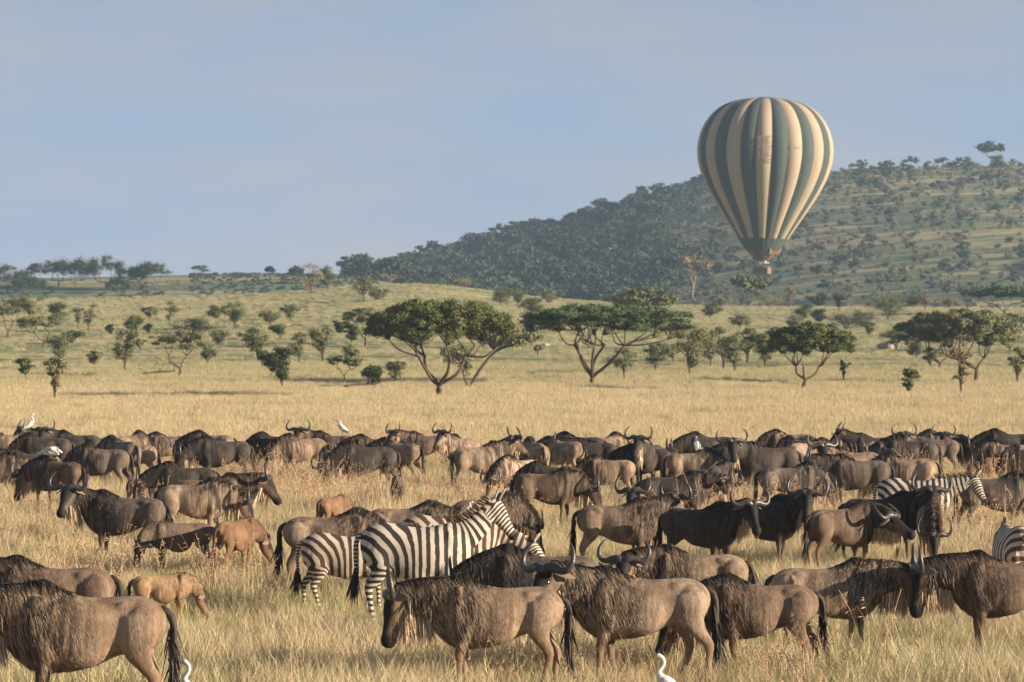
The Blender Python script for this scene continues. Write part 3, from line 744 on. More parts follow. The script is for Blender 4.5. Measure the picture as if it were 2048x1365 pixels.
ORD = ['first', 'second', 'third', 'fourth', 'fifth', 'sixth', 'seventh', 'eighth', 'ninth', 'tenth', 'eleventh', 'twelfth', 'thirteenth', 'fourteenth', 'fifteenth', 'sixteenth', 'seventeenth', 'eighteenth', 'nineteenth']
TENS = ['', '', 'twent', 'thirt', 'fort', 'fift', 'sixt', 'sevent', 'eight', 'ninet']
def ordinal(n):
    if n < 20: return ORD[n - 1]
    if n > 99: return 'hundred and ' + ordinal(n - 100) if n > 100 else 'hundredth'
    t, u = divmod(n, 10); return TENS[t] + ('ieth' if u == 0 else 'y-' + ORD[u - 1])
_cname = {DK: 'blackish', GR: 'dark grey', BR: 'brown', TN: 'tan', LT: 'pale tan'}
_pname = {'graze': 'with head down', 'sunk': 'with lowered head', 'level': 'with level head', 'upL': 'with head turned to us', 'up': 'with raised horned head', 'halfL': 'glancing aside'}
for i, (px, yt, yaw, col, p) in enumerate(sorted(BACK)):
    lab = '%s wildebeest %s, %s from left in the rear rows' % (_cname[col], _pname[p], ordinal(i + 1))
    kk = 0.97 + 0.07 * ((i * 7) % 5 - 2) / 2
    SPOT[('back', px)] = place('w', p, i % 4, px, yt, yaw + (i * 11) % 27 - 13, kk, tuple(c * 1.12 for c in col), 'wildebeest', lab, group=GROUP_W)

# zebras
ZB = (0.035, 0.028, 0.024); ZBR = (0.085, 0.045, 0.026)
for p, lg, px, yt, yaw, k, col, lab in [
 ('zup', 0, 838, 1048, 4, 1.10, ZB, 'large zebra in the centre with raised striped neck, facing right'),
 ('zmid', 1, 700, 1068, 3, .90, ZBR, 'young brown-striped zebra half hidden behind the large zebra rump'),
 ('zlow', 0, 905, 1033, 0, 1.0, ZBR, 'zebra behind the large one with brown mane, lowering its head to the right'),
 ('zmid', 0, 1832, 958, -4, .98, ZB, 'zebra among dark wildebeest on the right with its muzzle lowered'),
 ('zgraze', 0, 2026, 1052, 96, .98, ZBR, 'zebra seen from behind at the right edge, brown stripes on its rump')]:
    SPOT[lab] = place('z', p, lg, px, yt, yaw, k, col, 'zebra', lab, group='zebras in the herd')

# ------------------------------------------------------------------ egrets
m_white = plain('egret_plumage', (0.66, 0.64, 0.60), (0.50, 0.48, 0.45), 0.8, 0.1, 20, 0.2)
m_beak = plain('egret_beak', (0.65, 0.36, 0.06), (0.5, 0.27, 0.04), 0.5)
m_shank = plain('egret_leg', (0.08, 0.08, 0.05), (0.04, 0.04, 0.03), 0.6)
def egret(px, d, z, yaw, k, lab, pose):
    r = thing('cattle_egret', lab, 'egret', (wx(px, d), d, z), R(yaw), 'cattle egrets', k)
    B = MB()
    if pose == 'ruffled':
        B.tube([(-.24, 0, .17), (-.12, 0, .21), (0, 0, .23), (.11, 0, .22), (.16, 0, .2)], [.02, .08, .10, .07, .03], [.02, .07, .09, .07, .03], 14)
        neck = [(.10, 0, .24), (.17, 0, .25), (.20, 0, .22), (.24, 0, .20), (.27, 0, .20)]
    else:
        B.tube([(-.20, 0, .12), (-.10, 0, .18), (.0, 0, .26), (.07, 0, .33), (.08, 0, .37)], [.015, .055, .075, .05, .025], [.015, .06, .085, .06, .03], 14)
        neck = [(.06, 0, .32), (.10, 0, .40), (.05, 0, .47), (.05, 0, .53), (.09, 0, .565)] if pose == 'tall' else [(.05, 0, .33), (.07, 0, .39), (.05, 0, .42), (.07, 0, .455), (.11, 0, .465)]
    B.tube(neck, [.04, .03, .024, .024, .028], [.045, .034, .026, .026, .03], 10)
    n = np.array(neck[-1]); B.ball(n + (.012, 0, .002), (.042, .027, .03))
    obj('body', remesh(B.mesh('body', [m_white]), .012, 2), r).data.materials.append(m_white)
    K = MB(); K.tube([n + (.04, 0, 0), n + (.075, 0, -.006), n + (.115, 0, -.016)], [.012, .009, .002], [.013, .009, .002], 8); obj('beak', K.mesh('beak', [m_beak]), r)
    for s in (-1, 1):
        Lg = MB(); Lg.tube([(0, s * .03, .22), (-.015, s * .03, .11), (0, s * .03, .015), (.05, s * .03, .004)], [.010, .007, .006, .004], [.010, .007, .006, .004], 7); obj('leg', Lg.mesh('leg', [m_shank]), r)
        rng = np.random.RandomState(3 + s); W = MB()
        if pose == 'ruffled':
            W.tube([(.08, s * .08, .25), (-.02, s * .16, .30), (-.14, s * .20, .28), (-.27, s * .17, .20)], [.03, .07, .07, .01], [.02, .022, .018, .006], 10, (1, 0, .5))
        else:
            W.tube([(.06, s * .055, .32), (0, s * .08, .26), (-.10, s * .068, .18), (-.23, s * .03, .10)], [.015, .018, .016, .005], [.03, .065, .06, .01], 10)
        w = obj('wing', W.mesh('wing', [m_white]), r)
        fr = rng.uniform(0, 1, 26)
        rt = np.column_stack([-.02 - .16 * fr, s * (.17 if pose == 'ruffled' else .07) * np.ones(26), (.28 if pose == 'ruffled' else .24) - .1 * fr])
        obj('feathers', strands('feathers', rt, np.tile([-.8, s * .15, -.35 if pose != 'ruffled' else .25], (26, 1)), .12, .035, .2, m_white, rng, 2, .2), w)
    return r
def back_of(key):
    return SPOT[key]
def perch(key, px, z, yaw, k, lab, pose, dd=0.0):
    r, d = SPOT[key]; egret(px, d + dd, z * r.scale[2] - .01, yaw, k, lab, pose)
perch(('back', 86), 60, 1.325, 10, .9, 'white egret standing upright on a dark wildebeest at far left', 'tall')
perch('wildebeest with a ruffled white egret on its back', 99, 1.19, 170, .95, 'white egret with fluffed wings perched on a wildebeest back', 'ruffled', .05)
perch(('back', 662), 684, 1.165, 172, .95, 'hunched white egret on a wildebeest below the flat-topped trees', 'hunched', -.05)
perch(('back', 1388), 1394, 1.19, 100, .85, 'white egret perched in the rear rows in front of a dark wildebeest', 'hunched')
perch('zebra behind the large one with brown mane, lowering its head to the right', 935, 1.25, 0, .58, 'thin-necked white egret peeping up behind the zebra backs', 'hunched')
SPOT['egret a'] = egret(1336, 42.3, 0, 172, 1.03, 'yellow-billed white egret standing in grass at the bottom edge', 'tall'), 42.3
SPOT['egret b'] = egret(386, 41.4, 0, 160, 1.05, 'white egret at the tail of the huge wildebeest, bottom left', 'tall'), 41.4

# ------------------------------------------------------------------ trees and bushes
def leafmat(name, a, bcol):
    m, nt, b = new_mat(name, 0.65, 0.12)
    g = nt.nodes.new('ShaderNodeNewGeometry'); oi = nt.nodes.new('ShaderNodeObjectInfo')
    n = noise(nt, g.outputs['Position'], 0.55, 3)
    c = mixc(nt, g.outputs['Random Per Island'], a, bcol)
    c = mixc(nt, ramp(nt, n, .35, .7, 0, .5), c, mixc(nt, 1.0, c, (1.35, 1.2, .9), 'MULTIPLY'))
    c = mixc(nt, math_(nt, 'MULTIPLY', oi.outputs['Random'], .5), c, mixc(nt, 1.0, c, (1.2, 1.08, .92), 'MULTIPLY'))
    nt.links.new(c, b.inputs['Base Color'])
    return m
m_leaf = leafmat('acacia_leaf', (0.064, 0.088, 0.034), (0.14, 0.158, 0.062))
m_leaf2 = leafmat('umbrella_leaf', (0.054, 0.090, 0.042), (0.118, 0.158, 0.07))
m_olive = leafmat('olive_leaf', (0.105, 0.122, 0.062), (0.205, 0.21, 0.115))
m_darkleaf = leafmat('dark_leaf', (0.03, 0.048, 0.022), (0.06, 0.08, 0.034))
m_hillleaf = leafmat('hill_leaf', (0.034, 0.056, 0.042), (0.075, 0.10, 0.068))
m_greybush = leafmat('grey_leaf', (0.13, 0.135, 0.095), (0.22, 0.20, 0.15))
m_paleleaf = leafmat('pale_leaf', (0.20, 0.17, 0.09), (0.30, 0.25, 0.13))
m_dryleaf = leafmat('dry_twigs', (0.16, 0.125, 0.075), (0.25, 0.19, 0.12))
m_bark = plain('bark', (0.15, 0.11, 0.08), (0.06, 0.045, 0.035), .9, .1, 6, .6)
m_barkpale = plain('pale_bark', (0.34, 0.25, 0.18), (0.2, 0.14, 0.1), .9, .1, 4, .4)

def leaves(clumps, n, size, rng, mat, flat=0.5):
    """leaf sprays inside a set of clumps (cx, cy, cz, rx, ry, rz)"""
    C = np.asarray(clumps, float); w = C[:, 3] * C[:, 4]; w = w / w.sum()
    i = rng.choice(len(C), n, p=w)
    d = rng.normal(0, 1, (n, 3)); d /= np.linalg.norm(d, axis=1)[:, None]
    r = np.abs(rng.normal(.55, .36, n))[:, None]; r = np.minimum(r, 1.55)
    P = C[i, :3] + d * r * C[i, 3:6]
    nr = d + rng.normal(0, .7, (n, 3)) + np.array([0, 0, flat]); nr /= np.linalg.norm(nr, axis=1)[:, None]
    t = np.cross(nr, rng.normal(0, 1, (n, 3))); t /= np.linalg.norm(t, axis=1)[:, None] + 1e-9
    u = np.cross(nr, t); s = size * rng.uniform(.6, 1.4, n)[:, None]
    V = np.stack([P - t * s - u * s * .45, P + t * s * .2 - u * s * .6, P + t * s + u * s * .1, P - t * s * .1 + u * s * .6], 1)
    T = (np.array([(0, 1, 2), (0, 2, 3)])[None] + (np.arange(n) * 4)[:, None, None]).reshape(-1, 3)
    return tri_mesh('crown', V.reshape(-1, 3), T, mat)

def limbs(name, paths, mat=None):
    B = MB()
    for pts, r0, r1 in paths:
        rr = np.linspace(r0, r1, len(pts)); B.tube(pts, rr, rr, 7, (0.3, 1, 0.1), 3)
    return B.mesh(name, [mat or m_bark])

def acacia(seed, w, h, base, nclump=26, n=5000, size=.15, mat=None, flat=.32, stems=3, lean=0.0, sparse=1.0, dome=.35, bark=None, split=.3):
    """spreading savanna tree: forked stems that fan out into a layered flat crown"""
    rng = np.random.RandomState(seed); cl = []; paths = []
    for k in range(nclump):
        a = rng.uniform(0, 6.283); rr = math.sqrt(rng.uniform(0.0, 1)) * .92
        x = math.cos(a) * rr * w / 2 + lean; y = math.sin(a) * rr * w / 2 * .85
        zt = h - (h - base) * (dome * rr ** 2 + .08 + rng.uniform(0, .55) * (1 - dome))
        s = rng.uniform(.55, 1.35) * w / math.sqrt(nclump) * .60 * sparse
        cl.append((x, y, zt, s, s, s * flat * rng.uniform(.8, 1.3)))
    fork = h * split
    tr = max(.05, h * .023)
    hub = np.array([rng.normal(0, .03) * h + lean * .1, 0, fork * .25])
    st = []
    for k in range(stems):
        a = 6.283 * (k + rng.uniform(-.25, .25)) / stems + .4
        e = np.array([math.cos(a) * w * .16 + lean * .6, math.sin(a) * w * .16, base * .92])
        mid = hub * .5 + e * .5 + np.array([math.cos(a), math.sin(a), 0]) * w * rng.uniform(-.015, .03) + rng.normal(0, .03, 3) * h
        paths.append(([(0, 0, -.15), hub, mid, e], tr, tr * .55)); st.append(e)
    sec = []
    for k in range(stems * 3):
        c = cl[int(rng.randint(len(cl)))]; e = min(st, key=lambda q: (q[0] - c[0]) ** 2 + (q[1] - c[1]) ** 2)
        q = e * .35 + np.array([c[0], c[1], max(base * .98, c[2] - .12 * h)]) * .65
        paths.append(([e - (0, 0, .04), (e + q) / 2 + rng.normal(0, .025, 3) * h - (0, 0, .03 * h), q], tr * .5, tr * .2)); sec.append(q)
    for c in cl:
        e = min(sec, key=lambda q: (q[0] - c[0]) ** 2 + (q[1] - c[1]) ** 2)
        t = np.array(c[:3]) - (0, 0, c[5] * .2)
        paths.append(([e, (e + t) / 2 + rng.normal(0, .02, 3) * h, t], tr * .17, tr * .05))
    return limbs('trunk', paths, bark), leaves(cl, n, size, rng, mat or m_leaf)

def scrub(seed, w, h, n=1800, size=.14, mat=None, nclump=14, base=.28, stems=2, bark=None):
    rng = np.random.RandomState(seed); cl = []; paths = []
    for k in range(nclump):
        a = rng.uniform(0, 6.283); f = rng.uniform(0, 1)
        z = h * (base + (1 - base) * f) * .94; prof_ = .32 + .78 * f / .72 if f < .72 else 1.1 - 1.6 * (f - .72)
        rr = rng.uniform(.05, .95) * w / 2 * prof_
        s = rng.uniform(.11, .25) * w * (0.7 + .5 * prof_) * .85
        cl.append((math.cos(a) * rr, math.sin(a) * rr, z - s * .3, s, s, s * rng.uniform(.4, .7)))
    tr = max(.035, h * .022)
    for k in range(stems):
        a = rng.uniform(0, 6.283); top = np.array([math.cos(a) * w * .12, math.sin(a) * w * .12, h * .62])
        paths.append(([(0.02 * k, 0, -.12), (math.cos(a) * w * .04, 0, h * .22), top * .8, top], tr, tr * .4))
    for c in cl:
        t = np.array(c[:3]); s0 = np.array([t[0] * .15, t[1] * .15, min(t[2] * .55, h * .5)])
        paths.append(([s0, (s0 + t) / 2 + rng.normal(0, .03, 3) * h, t], tr * .5, tr * .12))
    return limbs('trunk', paths, bark), leaves(cl, n, size, rng, mat or m_olive)

def bush(seed, w, h, n=900, size=.16, mat=None):
    rng = np.random.RandomState(seed); cl = []
    for k in range(9):
        a = rng.uniform(0, 6.283); rr = rng.uniform(0, .62) * w / 2; s = rng.uniform(.2, .32) * w
        cl.append((math.cos(a) * rr, math.sin(a) * rr, h * rng.uniform(.25, .72), s, s, s * h / w * .9))
    paths = [([(0, 0, -.1), (c[0] * .4, c[1] * .4, c[2] * .5), (c[0], c[1], c[2])], .04 * h ** .5, .01) for c in cl]
    return limbs('stem', paths), leaves(cl, n, size, rng, mat or m_olive)

def plant(name, label, cat, parts, px, py, rz=0.0, k=1.0, group=None, at=None, names=('trunk', 'crown')):
    x, y, z = at or hit(px, py)
    r = thing(name, label, cat, (x, y, z), rz, group, k)
    for nm, me in zip(names, parts): obj(nm, me, r)
    return r, y

# the four large acacias on the edge of the plain
def big(px, py, top, w_px, label, seed, **kw):
    x, y, z = hit(px, py); s = F / y
    par = acacia(seed, w_px / s, (py - top) / s, kw.pop('base') * (py - top) / s, **kw)
    return plant('acacia_tree', label, 'tree', par, px, py, group='large flat-topped acacias')
big(880, 798, 594, 330, 'broad green acacia with forked trunk, the largest tree at centre', 11, base=.46, nclump=300, n=120000, size=.06, stems=4, flat=.6, dome=.40, sparse=1.3, split=.5)
big(1185, 771, 604, 362, 'umbrella acacia with fanned bare limbs right of the largest tree', 23, base=.52, nclump=230, n=84000, size=.064, mat=m_leaf2, stems=6, sparse=1.3, flat=.3, dome=.28, lean=1.2, split=.35)
big(1602, 782, 640, 185, 'round-topped acacia with leaning trunk below the balloon', 31, base=.38, nclump=190, n=60000, size=.068, stems=3, sparse=1.25, flat=.6, lean=.7, split=.6)
big(1950, 768, 612, 215, 'olive acacia with two slim trunks near the right edge', 41, base=.36, nclump=190, n=58000, size=.07, stems=3, sparse=1.25, flat=.6, lean=-.6, mat=m_olive, split=.7)
x_, y_, z_ = hit(938, 778); s_ = F / y_
plant('acacia_tree', 'bent acacia stem arching right under the largest tree crown', 'tree', (
    limbs('trunk', [([(0, 0, -.1), (.7, 0, 1.2), (1.9, .2, 2.6), (3.4, .3, 3.1), (4.4, .3, 3.5)], .14, .05), ([(0, 0, -.1), (-.4, .1, 1.0), (-.7, .2, 2.4)], .09, .03), ([(1.9, .2, 2.6), (2.6, .4, 3.3)], .06, .02)]),
    leaves([(3.2, .2, 3.3, 1.1, .9, .35), (4.3, .3, 3.6, .9, .8, .3), (-.6, .2, 2.3, .8, .8, .8), (2.2, .3, 3.2, .8, .8, .3), (-.2, .2, 1.6, .5, .5, .6)], 6000, .08, np.random.RandomState(2), m_olive)), 938, 778, group='large flat-topped acacias')
big(1878, 738, 616, 180, 'dense dark green acacia behind the olive one on the right', 43, base=.25, nclump=140, n=44000, size=.075, stems=3, flat=.55, mat=m_leaf)
big(1290, 640, 575, 130, 'low domed thicket tree on the slope right of centre', 45, base=.15, nclump=44, n=9000, size=.19, stems=4, flat=.5, mat=m_leaf)
big(1385, 603, 514, 72, 'tall pale-trunked tree with dry brown crown', 47, base=.62, nclump=16, n=1800, size=.36, stems=2, flat=.5, mat=m_dryleaf, bark=m_barkpale, split=.75)
big(1498, 614, 549, 66, 'green-topped tree directly under the balloon basket', 49, base=.5, nclump=14, n=2200, size=.36, stems=2, flat=.5)
big(1775, 592, 553, 120, 'dark umbrella tree at the foot of the hill, right', 51, base=.6, nclump=18, n=2600, size=.36, stems=3, flat=.16, mat=m_leaf2)
big(2005, 632, 572, 155, 'wide dark umbrella tree near the right edge', 53, base=.42, nclump=26, n=4600, size=.30, stems=3, flat=.22, mat=m_leaf2)
big(1982, 324, 276, 52, 'lone fig-like tree on the hill crest at far right', 55, base=.45, nclump=14, n=1800, size=.5, stems=2, flat=.6, mat=m_hillleaf, bark=m_barkpale, split=.8)
big(2020, 706, 625, 140, 'olive acacia partly cut by the right edge', 57, base=.4, nclump=46, n=10000, size=.11, stems=3, flat=.5, mat=m_olive)

# smaller trees: px, foot row, top row, width, kind
SMALL = [(1420, 736, 655, 70, 'o'), (1310, 746, 682, 58, 's'), (1470, 746, 668, 60, 's'), (1530, 736, 662, 58, 'g'), (1662, 702, 652, 70, 'b'), (1722, 656, 620, 60, 'o'), (1792, 702, 650, 58, 's'), (1832, 722, 672, 50, 'o'), (960, 642, 602, 50, 's'), (1182, 656, 620, 50, 'o'), (432, 642, 610, 40, 's'), (640, 692, 660, 40, 'o'), (50, 762, 716, 38, 's'), (702, 722, 690, 36, 's'), (140, 690, 662, 40, 'o'), (580, 640, 608, 40, 'o'), (1100, 610, 580, 40, 'o'), (1230, 612, 584, 46, 'b'), (1440, 616, 586, 40, 'o'), (1610, 640, 604, 50, 'b'), (1830, 606, 578, 40, 'g'), (1900, 604, 576, 46, 'b'), (110, 802, 712, 46, 's'), (120, 722, 668, 58, 'o'), (84, 695, 630, 88, 'a'), (248, 743, 656, 66, 's'), (266, 668, 631, 36, 'g'), (358, 756, 660, 112, 'a'), (416, 732, 690, 34, 's'), (190, 737, 700, 30, 's'),
 (220, 674, 650, 16, 'd'), (297, 669, 648, 16, 'd'), (177, 664, 606, 42, 't'), (157, 660, 610, 30, 't'), (115, 652, 604, 42, 's'), (15, 674, 606, 66, 'a'), (340, 652, 600, 40, 't'), (386, 668, 632, 92, 'b'), (470, 658, 604, 46, 's'),
 (515, 726, 654, 66, 'o'), (540, 652, 621, 44, 's'), (281, 706, 680, 22, 's'), (562, 781, 690, 78, 'd'), (598, 727, 660, 42, 'o'), (645, 729, 650, 54, 's'), (683, 672, 634, 30, 'd'), (703, 690, 648, 28, 'd'), (690, 762, 711, 62, 'a'),
 (728, 698, 614, 72, 'a'), (792, 772, 722, 42, 's'), (748, 777, 728, 44, 'g'), (622, 584, 522, 56, 'y'), (655, 572, 524, 44, 'g'), (728, 602, 546, 54, 'o'), (757, 604, 572, 40, 'o'), (930, 572, 548, 46, 'p'),
 (1000, 612, 568, 62, 'o'), (1036, 610, 572, 36, 'g'), (1066, 640, 592, 58, 's'), (1536, 612, 584, 66, 'b'), (1380, 752, 650, 84, 'o'), (1447, 742, 648, 62, 't'), (1345, 727, 690, 42, 't'), (1495, 727, 650, 54, 'o'), (1250, 760, 690, 70, 't'),
 (1578, 617, 572, 22, 't'), (1637, 614, 588, 36, 'd'), (1678, 620, 588, 28, 'd'), (1776, 640, 590, 84, 'o'), (1850, 622, 588, 26, 't'), (1692, 660, 616, 92, 'b'), (1641, 652, 616, 32, 'd'), (1738, 672, 642, 26, 'g'), (1687, 767, 715, 22, 't'),
 (1818, 791, 736, 34, 'g'), (1923, 791, 690, 56, 't'), (1860, 737, 690, 44, 't'), (1975, 702, 660, 40, 'g'), (840, 700, 640, 60, 'o'), (1120, 668, 622, 50, 'o'), (60, 640, 588, 60, 'o'), (30, 630, 596, 70, 'd'), (440, 700, 660, 40, 's'),
 (900, 740, 690, 50, 's'), (1075, 715, 690, 20, 't'), (1140, 640, 606, 44, 's'), (1420, 640, 606, 44, 's'), (1560, 700, 652, 50, 'o'), (1480, 660, 628, 46, 's'), (1590, 660, 630, 40, 'o'), (2035, 770, 690, 40, 's'), (1905, 660, 626, 46, 'b'), (965, 700, 662, 44, 's'),
 (300, 640, 612, 30, 's'), (560, 680, 650, 30, 's'), (800, 660, 622, 40, 'o'), (1330, 672, 640, 40, 's'), (1010, 668, 640, 40, 'b'),
 # trees on the far shaded rise
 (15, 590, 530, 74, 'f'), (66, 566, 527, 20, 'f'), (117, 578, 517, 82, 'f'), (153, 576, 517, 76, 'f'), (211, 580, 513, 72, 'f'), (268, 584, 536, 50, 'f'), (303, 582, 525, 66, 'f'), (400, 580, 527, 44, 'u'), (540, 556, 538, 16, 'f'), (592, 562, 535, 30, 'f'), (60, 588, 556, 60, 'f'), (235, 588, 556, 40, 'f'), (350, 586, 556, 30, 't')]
_kw = {'s': 'olive scrub tree', 'o': 'grey-green bushy tree', 'a': 'small spreading acacia', 'd': 'dark green leafy tree', 't': 'thin half-bare sapling', 'g': 'small green tree', 'b': 'wide low bush', 'y': 'yellowish bushy tree', 'p': 'pale cream bush', 'f': 'dark shaded tree', 'u': 'dark umbrella-shaped tree'}
_row = {}
for i, (px, py, top, w, k) in enumerate(sorted(SMALL)):
    far = k in 'fu' or (px == 350 and py == 586)
    x, y, z = hit(px, py, 860 if far else 60, 2200 if far else 760); s = F / y
    if far:
        z = hz(x, y); hh = max(4.0, (z - (H - (top - HOR) * y / F)))
        if hh > 12: hh = 11
        hh = (H - (top - HOR) * y / F) - z; hh = min(max(hh, 3.0), 12.0)
    else: hh = max(1.0, (py - top) / s)
    ww = w * 1.12 / s; sz = max(.065, .78 / s); sd_ = 100 + i
    if k == 'a': par = acacia(sd_, ww, hh, hh * .5, 30, 9500, sz, m_olive if i % 2 else m_leaf, .42, 2, 0, 1, .3, None, .7)
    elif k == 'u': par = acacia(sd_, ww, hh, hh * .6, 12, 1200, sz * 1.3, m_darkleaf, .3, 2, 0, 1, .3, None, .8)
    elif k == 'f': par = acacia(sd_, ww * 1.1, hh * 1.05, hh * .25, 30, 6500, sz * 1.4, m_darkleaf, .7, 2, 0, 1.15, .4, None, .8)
    elif k == 'b': par = bush(sd_, ww, hh, 3600, sz, m_olive if i % 3 else m_darkleaf)
    elif k == 'p': par = bush(sd_, ww, hh, 1100, sz, m_paleleaf)
    elif k == 'y': par = scrub(sd_, ww, hh, 2200, sz * 1.1, m_paleleaf, 18, .1, 3)
    elif k == 't': par = scrub(sd_, ww, hh, 2800, sz * .85, m_dryleaf if i % 4 == 0 else m_olive, 12, .38, 2)
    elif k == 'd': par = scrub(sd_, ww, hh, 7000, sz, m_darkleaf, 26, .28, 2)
    elif k == 'g': par = scrub(sd_, ww, hh, 6600, sz, m_leaf, 26, .25, 2)
    else: par = scrub(sd_, ww, hh, 6200, sz, m_olive if i % 3 else m_leaf, 22, .38 if k == 's' else .28, 2)
    kind = k; _row[kind] = _row.get(kind, 0) + 1
    where = 'on the far shaded rise' if far else ('at the edge of the golden plain' if py > 735 else ('halfway up the grassy slope' if py > 640 else 'high on the slope below the hill'))
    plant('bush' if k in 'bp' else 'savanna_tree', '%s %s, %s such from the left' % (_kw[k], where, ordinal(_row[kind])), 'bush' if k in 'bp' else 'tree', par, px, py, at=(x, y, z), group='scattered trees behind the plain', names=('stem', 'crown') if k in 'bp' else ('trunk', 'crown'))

# ------------------------------------------------------------------ trees and bushes of the hill
rng = np.random.RandomState(77)
HT = [(scrub(300 + i, 6.5, 6.0, 420, .42, m_hillleaf, 12, .12, 1)) for i in range(4)] + [(acacia(320 + i, 8.0, 7.0, 3.6, 10, 420, .45, m_hillleaf, .5, 2, 0, 1, .35, None, .8)) for i in range(2)]
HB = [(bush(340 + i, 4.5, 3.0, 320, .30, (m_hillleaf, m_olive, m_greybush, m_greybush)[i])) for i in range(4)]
cand = []
for _ in range(11000):
    d = rng.uniform(870, 1520); px = rng.uniform(690, 2120); x = wx(px, d); z = hz(x, d); py = HOR - (z - H) * F / d
    y0 = 1130 - 300 * float(smooth(-80, 150, x))
    if d < y0 - 10 or z < 8: continue
    forest = float(smooth(1480, 1250, px + 60 * math.sin(d * .02)))
    crest = float(smooth(1440, 1500, d))
    upper = float(smooth(430, 380, py))
    pr = 0.30 + .34 * forest + .25 * crest + .12 * upper
    if rng.rand() > pr: continue
    cand.append((x, d, z, forest, px, py, rng.rand()))
cand.sort(key=lambda c: c[1]); 
cand = [c for i, c in enumerate(cand)]
keep = rng.permutation(len(cand))
NT = 0; rest = []; single_t = single_b = 0
order = sorted(range(len(cand)), key=lambda i: cand[i][1] - (400 if cand[i][1] > 1490 else 0))
for i in order:
    x, d, z, fo, px, py, rr = cand[i]
    tree = rr < (.6 if fo > .5 else .07)
    k = rng.uniform(.45, 1.1) * (1.0 if fo > .5 else (.85 if tree else rng.uniform(.35, .9)))
    if tree and single_t < 150:
        single_t += 1; j = int(rng.randint(len(HT)))
        plant('hill_tree', 'dark bushy tree in the wood on the hillside', 'tree', HT[j], 0, 0, rng.uniform(0, 6), k, 'trees of the hillside wood', (x, d, z - .1))
    elif not tree and single_b < 150:
        single_b += 1; j = int(rng.randint(len(HB)))
        plant('hill_bush', 'round grey-green bush dotting the open hillside', 'bush', HB[j], 0, 0, rng.uniform(0, 6), k, 'bushes of the open hillside', (x, d, z - .1), ('stem', 'crown'))
    else: rest.append((x, d, z - .1, tree, k))
for _ in range(3000):      # dark bushes added in place of the shade band on the far rise, left
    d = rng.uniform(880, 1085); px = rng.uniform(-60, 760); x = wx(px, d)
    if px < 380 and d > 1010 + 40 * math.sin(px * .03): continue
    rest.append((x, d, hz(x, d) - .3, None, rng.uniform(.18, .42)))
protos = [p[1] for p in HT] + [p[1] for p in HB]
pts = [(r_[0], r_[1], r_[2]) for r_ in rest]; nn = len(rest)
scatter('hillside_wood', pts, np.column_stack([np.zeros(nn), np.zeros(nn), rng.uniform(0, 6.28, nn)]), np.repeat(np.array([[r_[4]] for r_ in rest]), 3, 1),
        [int(rng.randint(6)) if r_[3] else (6 if r_[3] is None else 6 + int(rng.randint(4))) for r_ in rest], protos, 'far wood and scrub covering the hill and its crest, plus dark bushes standing in for shade on the far rise', 'stuff')
print('hill plants', len(cand), 'rest', nn)

# fallen branches and pale rocks on the slope
def fallen(px, py, label, seed, L):
    rng = np.random.RandomState(seed); paths = []
    a = np.array([-L / 2, 0, .1]); e = np.array([L / 2, .3, .35])
    paths.append(([a, (a + e) / 2 + (0, 0, .05), e], .12, .05))
    for k in range(7):
        t = rng.uniform(.1, .95); s0 = a * (1 - t) + e * t; dv = np.array([rng.normal(0, .4), rng.normal(0, .4), rng.uniform(.3, .9)]) * L * .28
        paths.append(([s0, s0 + dv * .5 + rng.normal(0, .05, 3), s0 + dv], .04, .012))
    x, y, z = hit(px, py); o = obj('fallen_branch', limbs('fallen_branch', paths, m_bark)); o.location = (x, y, z)
    tag(o, label, 'branch', 'fallen branches')
fallen(318, 752, 'bare forked branch lying in the grass left of the small acacia', 3, 2.6)
fallen(722, 778, 'dead brown branch lying near the largest acacia', 6, 2.4)
m_rock = plain('pale_rock', (0.40, 0.38, 0.35), (0.24, 0.23, 0.21), .9, .1, 2.0, .6)
for px, py, sx, lab in ((1776, 699, 1.6, 'pale grey boulder on the slope to the right'), (1092, 692, .55, 'small pale boulder between the two large acacias')):
    B = MB(); rg = np.random.RandomState(px)
    for k in range(5): B.ball(rg.normal(0, .22, 3) * (1, 1, .5) * sx + (0, 0, .25 * sx), rg.uniform(.3, .5, 3) * (1, 1, .8) * sx, None, 10, 6)
    x, y, z = hit(px, py); me = remesh(B.mesh('boulder'), .09 * sx, 1); me.materials.append(m_rock); me.shade_flat()
    tag(obj('boulder', me, None, (x, y, z - .1)), lab, 'boulder', 'pale boulders')

# ------------------------------------------------------------------ hot-air balloon
BD = 700.0; BS = F / BD
BX = wx(1524, BD); 
def bz(py): return H + (HOR - py) * BD / F
m_bgreen, nt, b = new_mat('balloon_green_cloth', .8, .1)
nt.links.new(mixc(nt, noise(nt, ocoord(nt), .6, 4), (0.058, 0.076, 0.07), (0.08, 0.10, 0.09)), b.inputs['Base Color'])
m_btan, nt, b = new_mat('balloon_tan_cloth', .8, .1)
nt.links.new(mixc(nt, noise(nt, ocoord(nt), .5, 4), (0.41, 0.325, 0.235), (0.35, 0.275, 0.195)), b.inputs['Base Color'])
m_borange, nt, b = new_mat('balloon_orange_cloth', .6, .2)
nt.links.new(mixc(nt, noise(nt, ocoord(nt), .5, 4), (0.24, 0.14, 0.07), (0.2, 0.115, 0.06)), b.inputs['Base Color'])
m_letter = plain('balloon_lettering', (0.33, 0.26, 0.185), (0.29, 0.225, 0.16), .7)
m_wicker = plain('basket_wicker', (0.26, 0.165, 0.11), (0.16, 0.10, 0.065), .8, .1, 5, .6)
m_steel = plain('burner_steel', (0.6, 0.58, 0.55), (0.45, 0.44, 0.42), .35, .5)
m_rope = plain('basket_rope', (0.2, 0.17, 0.13))
z0 = bz(548)
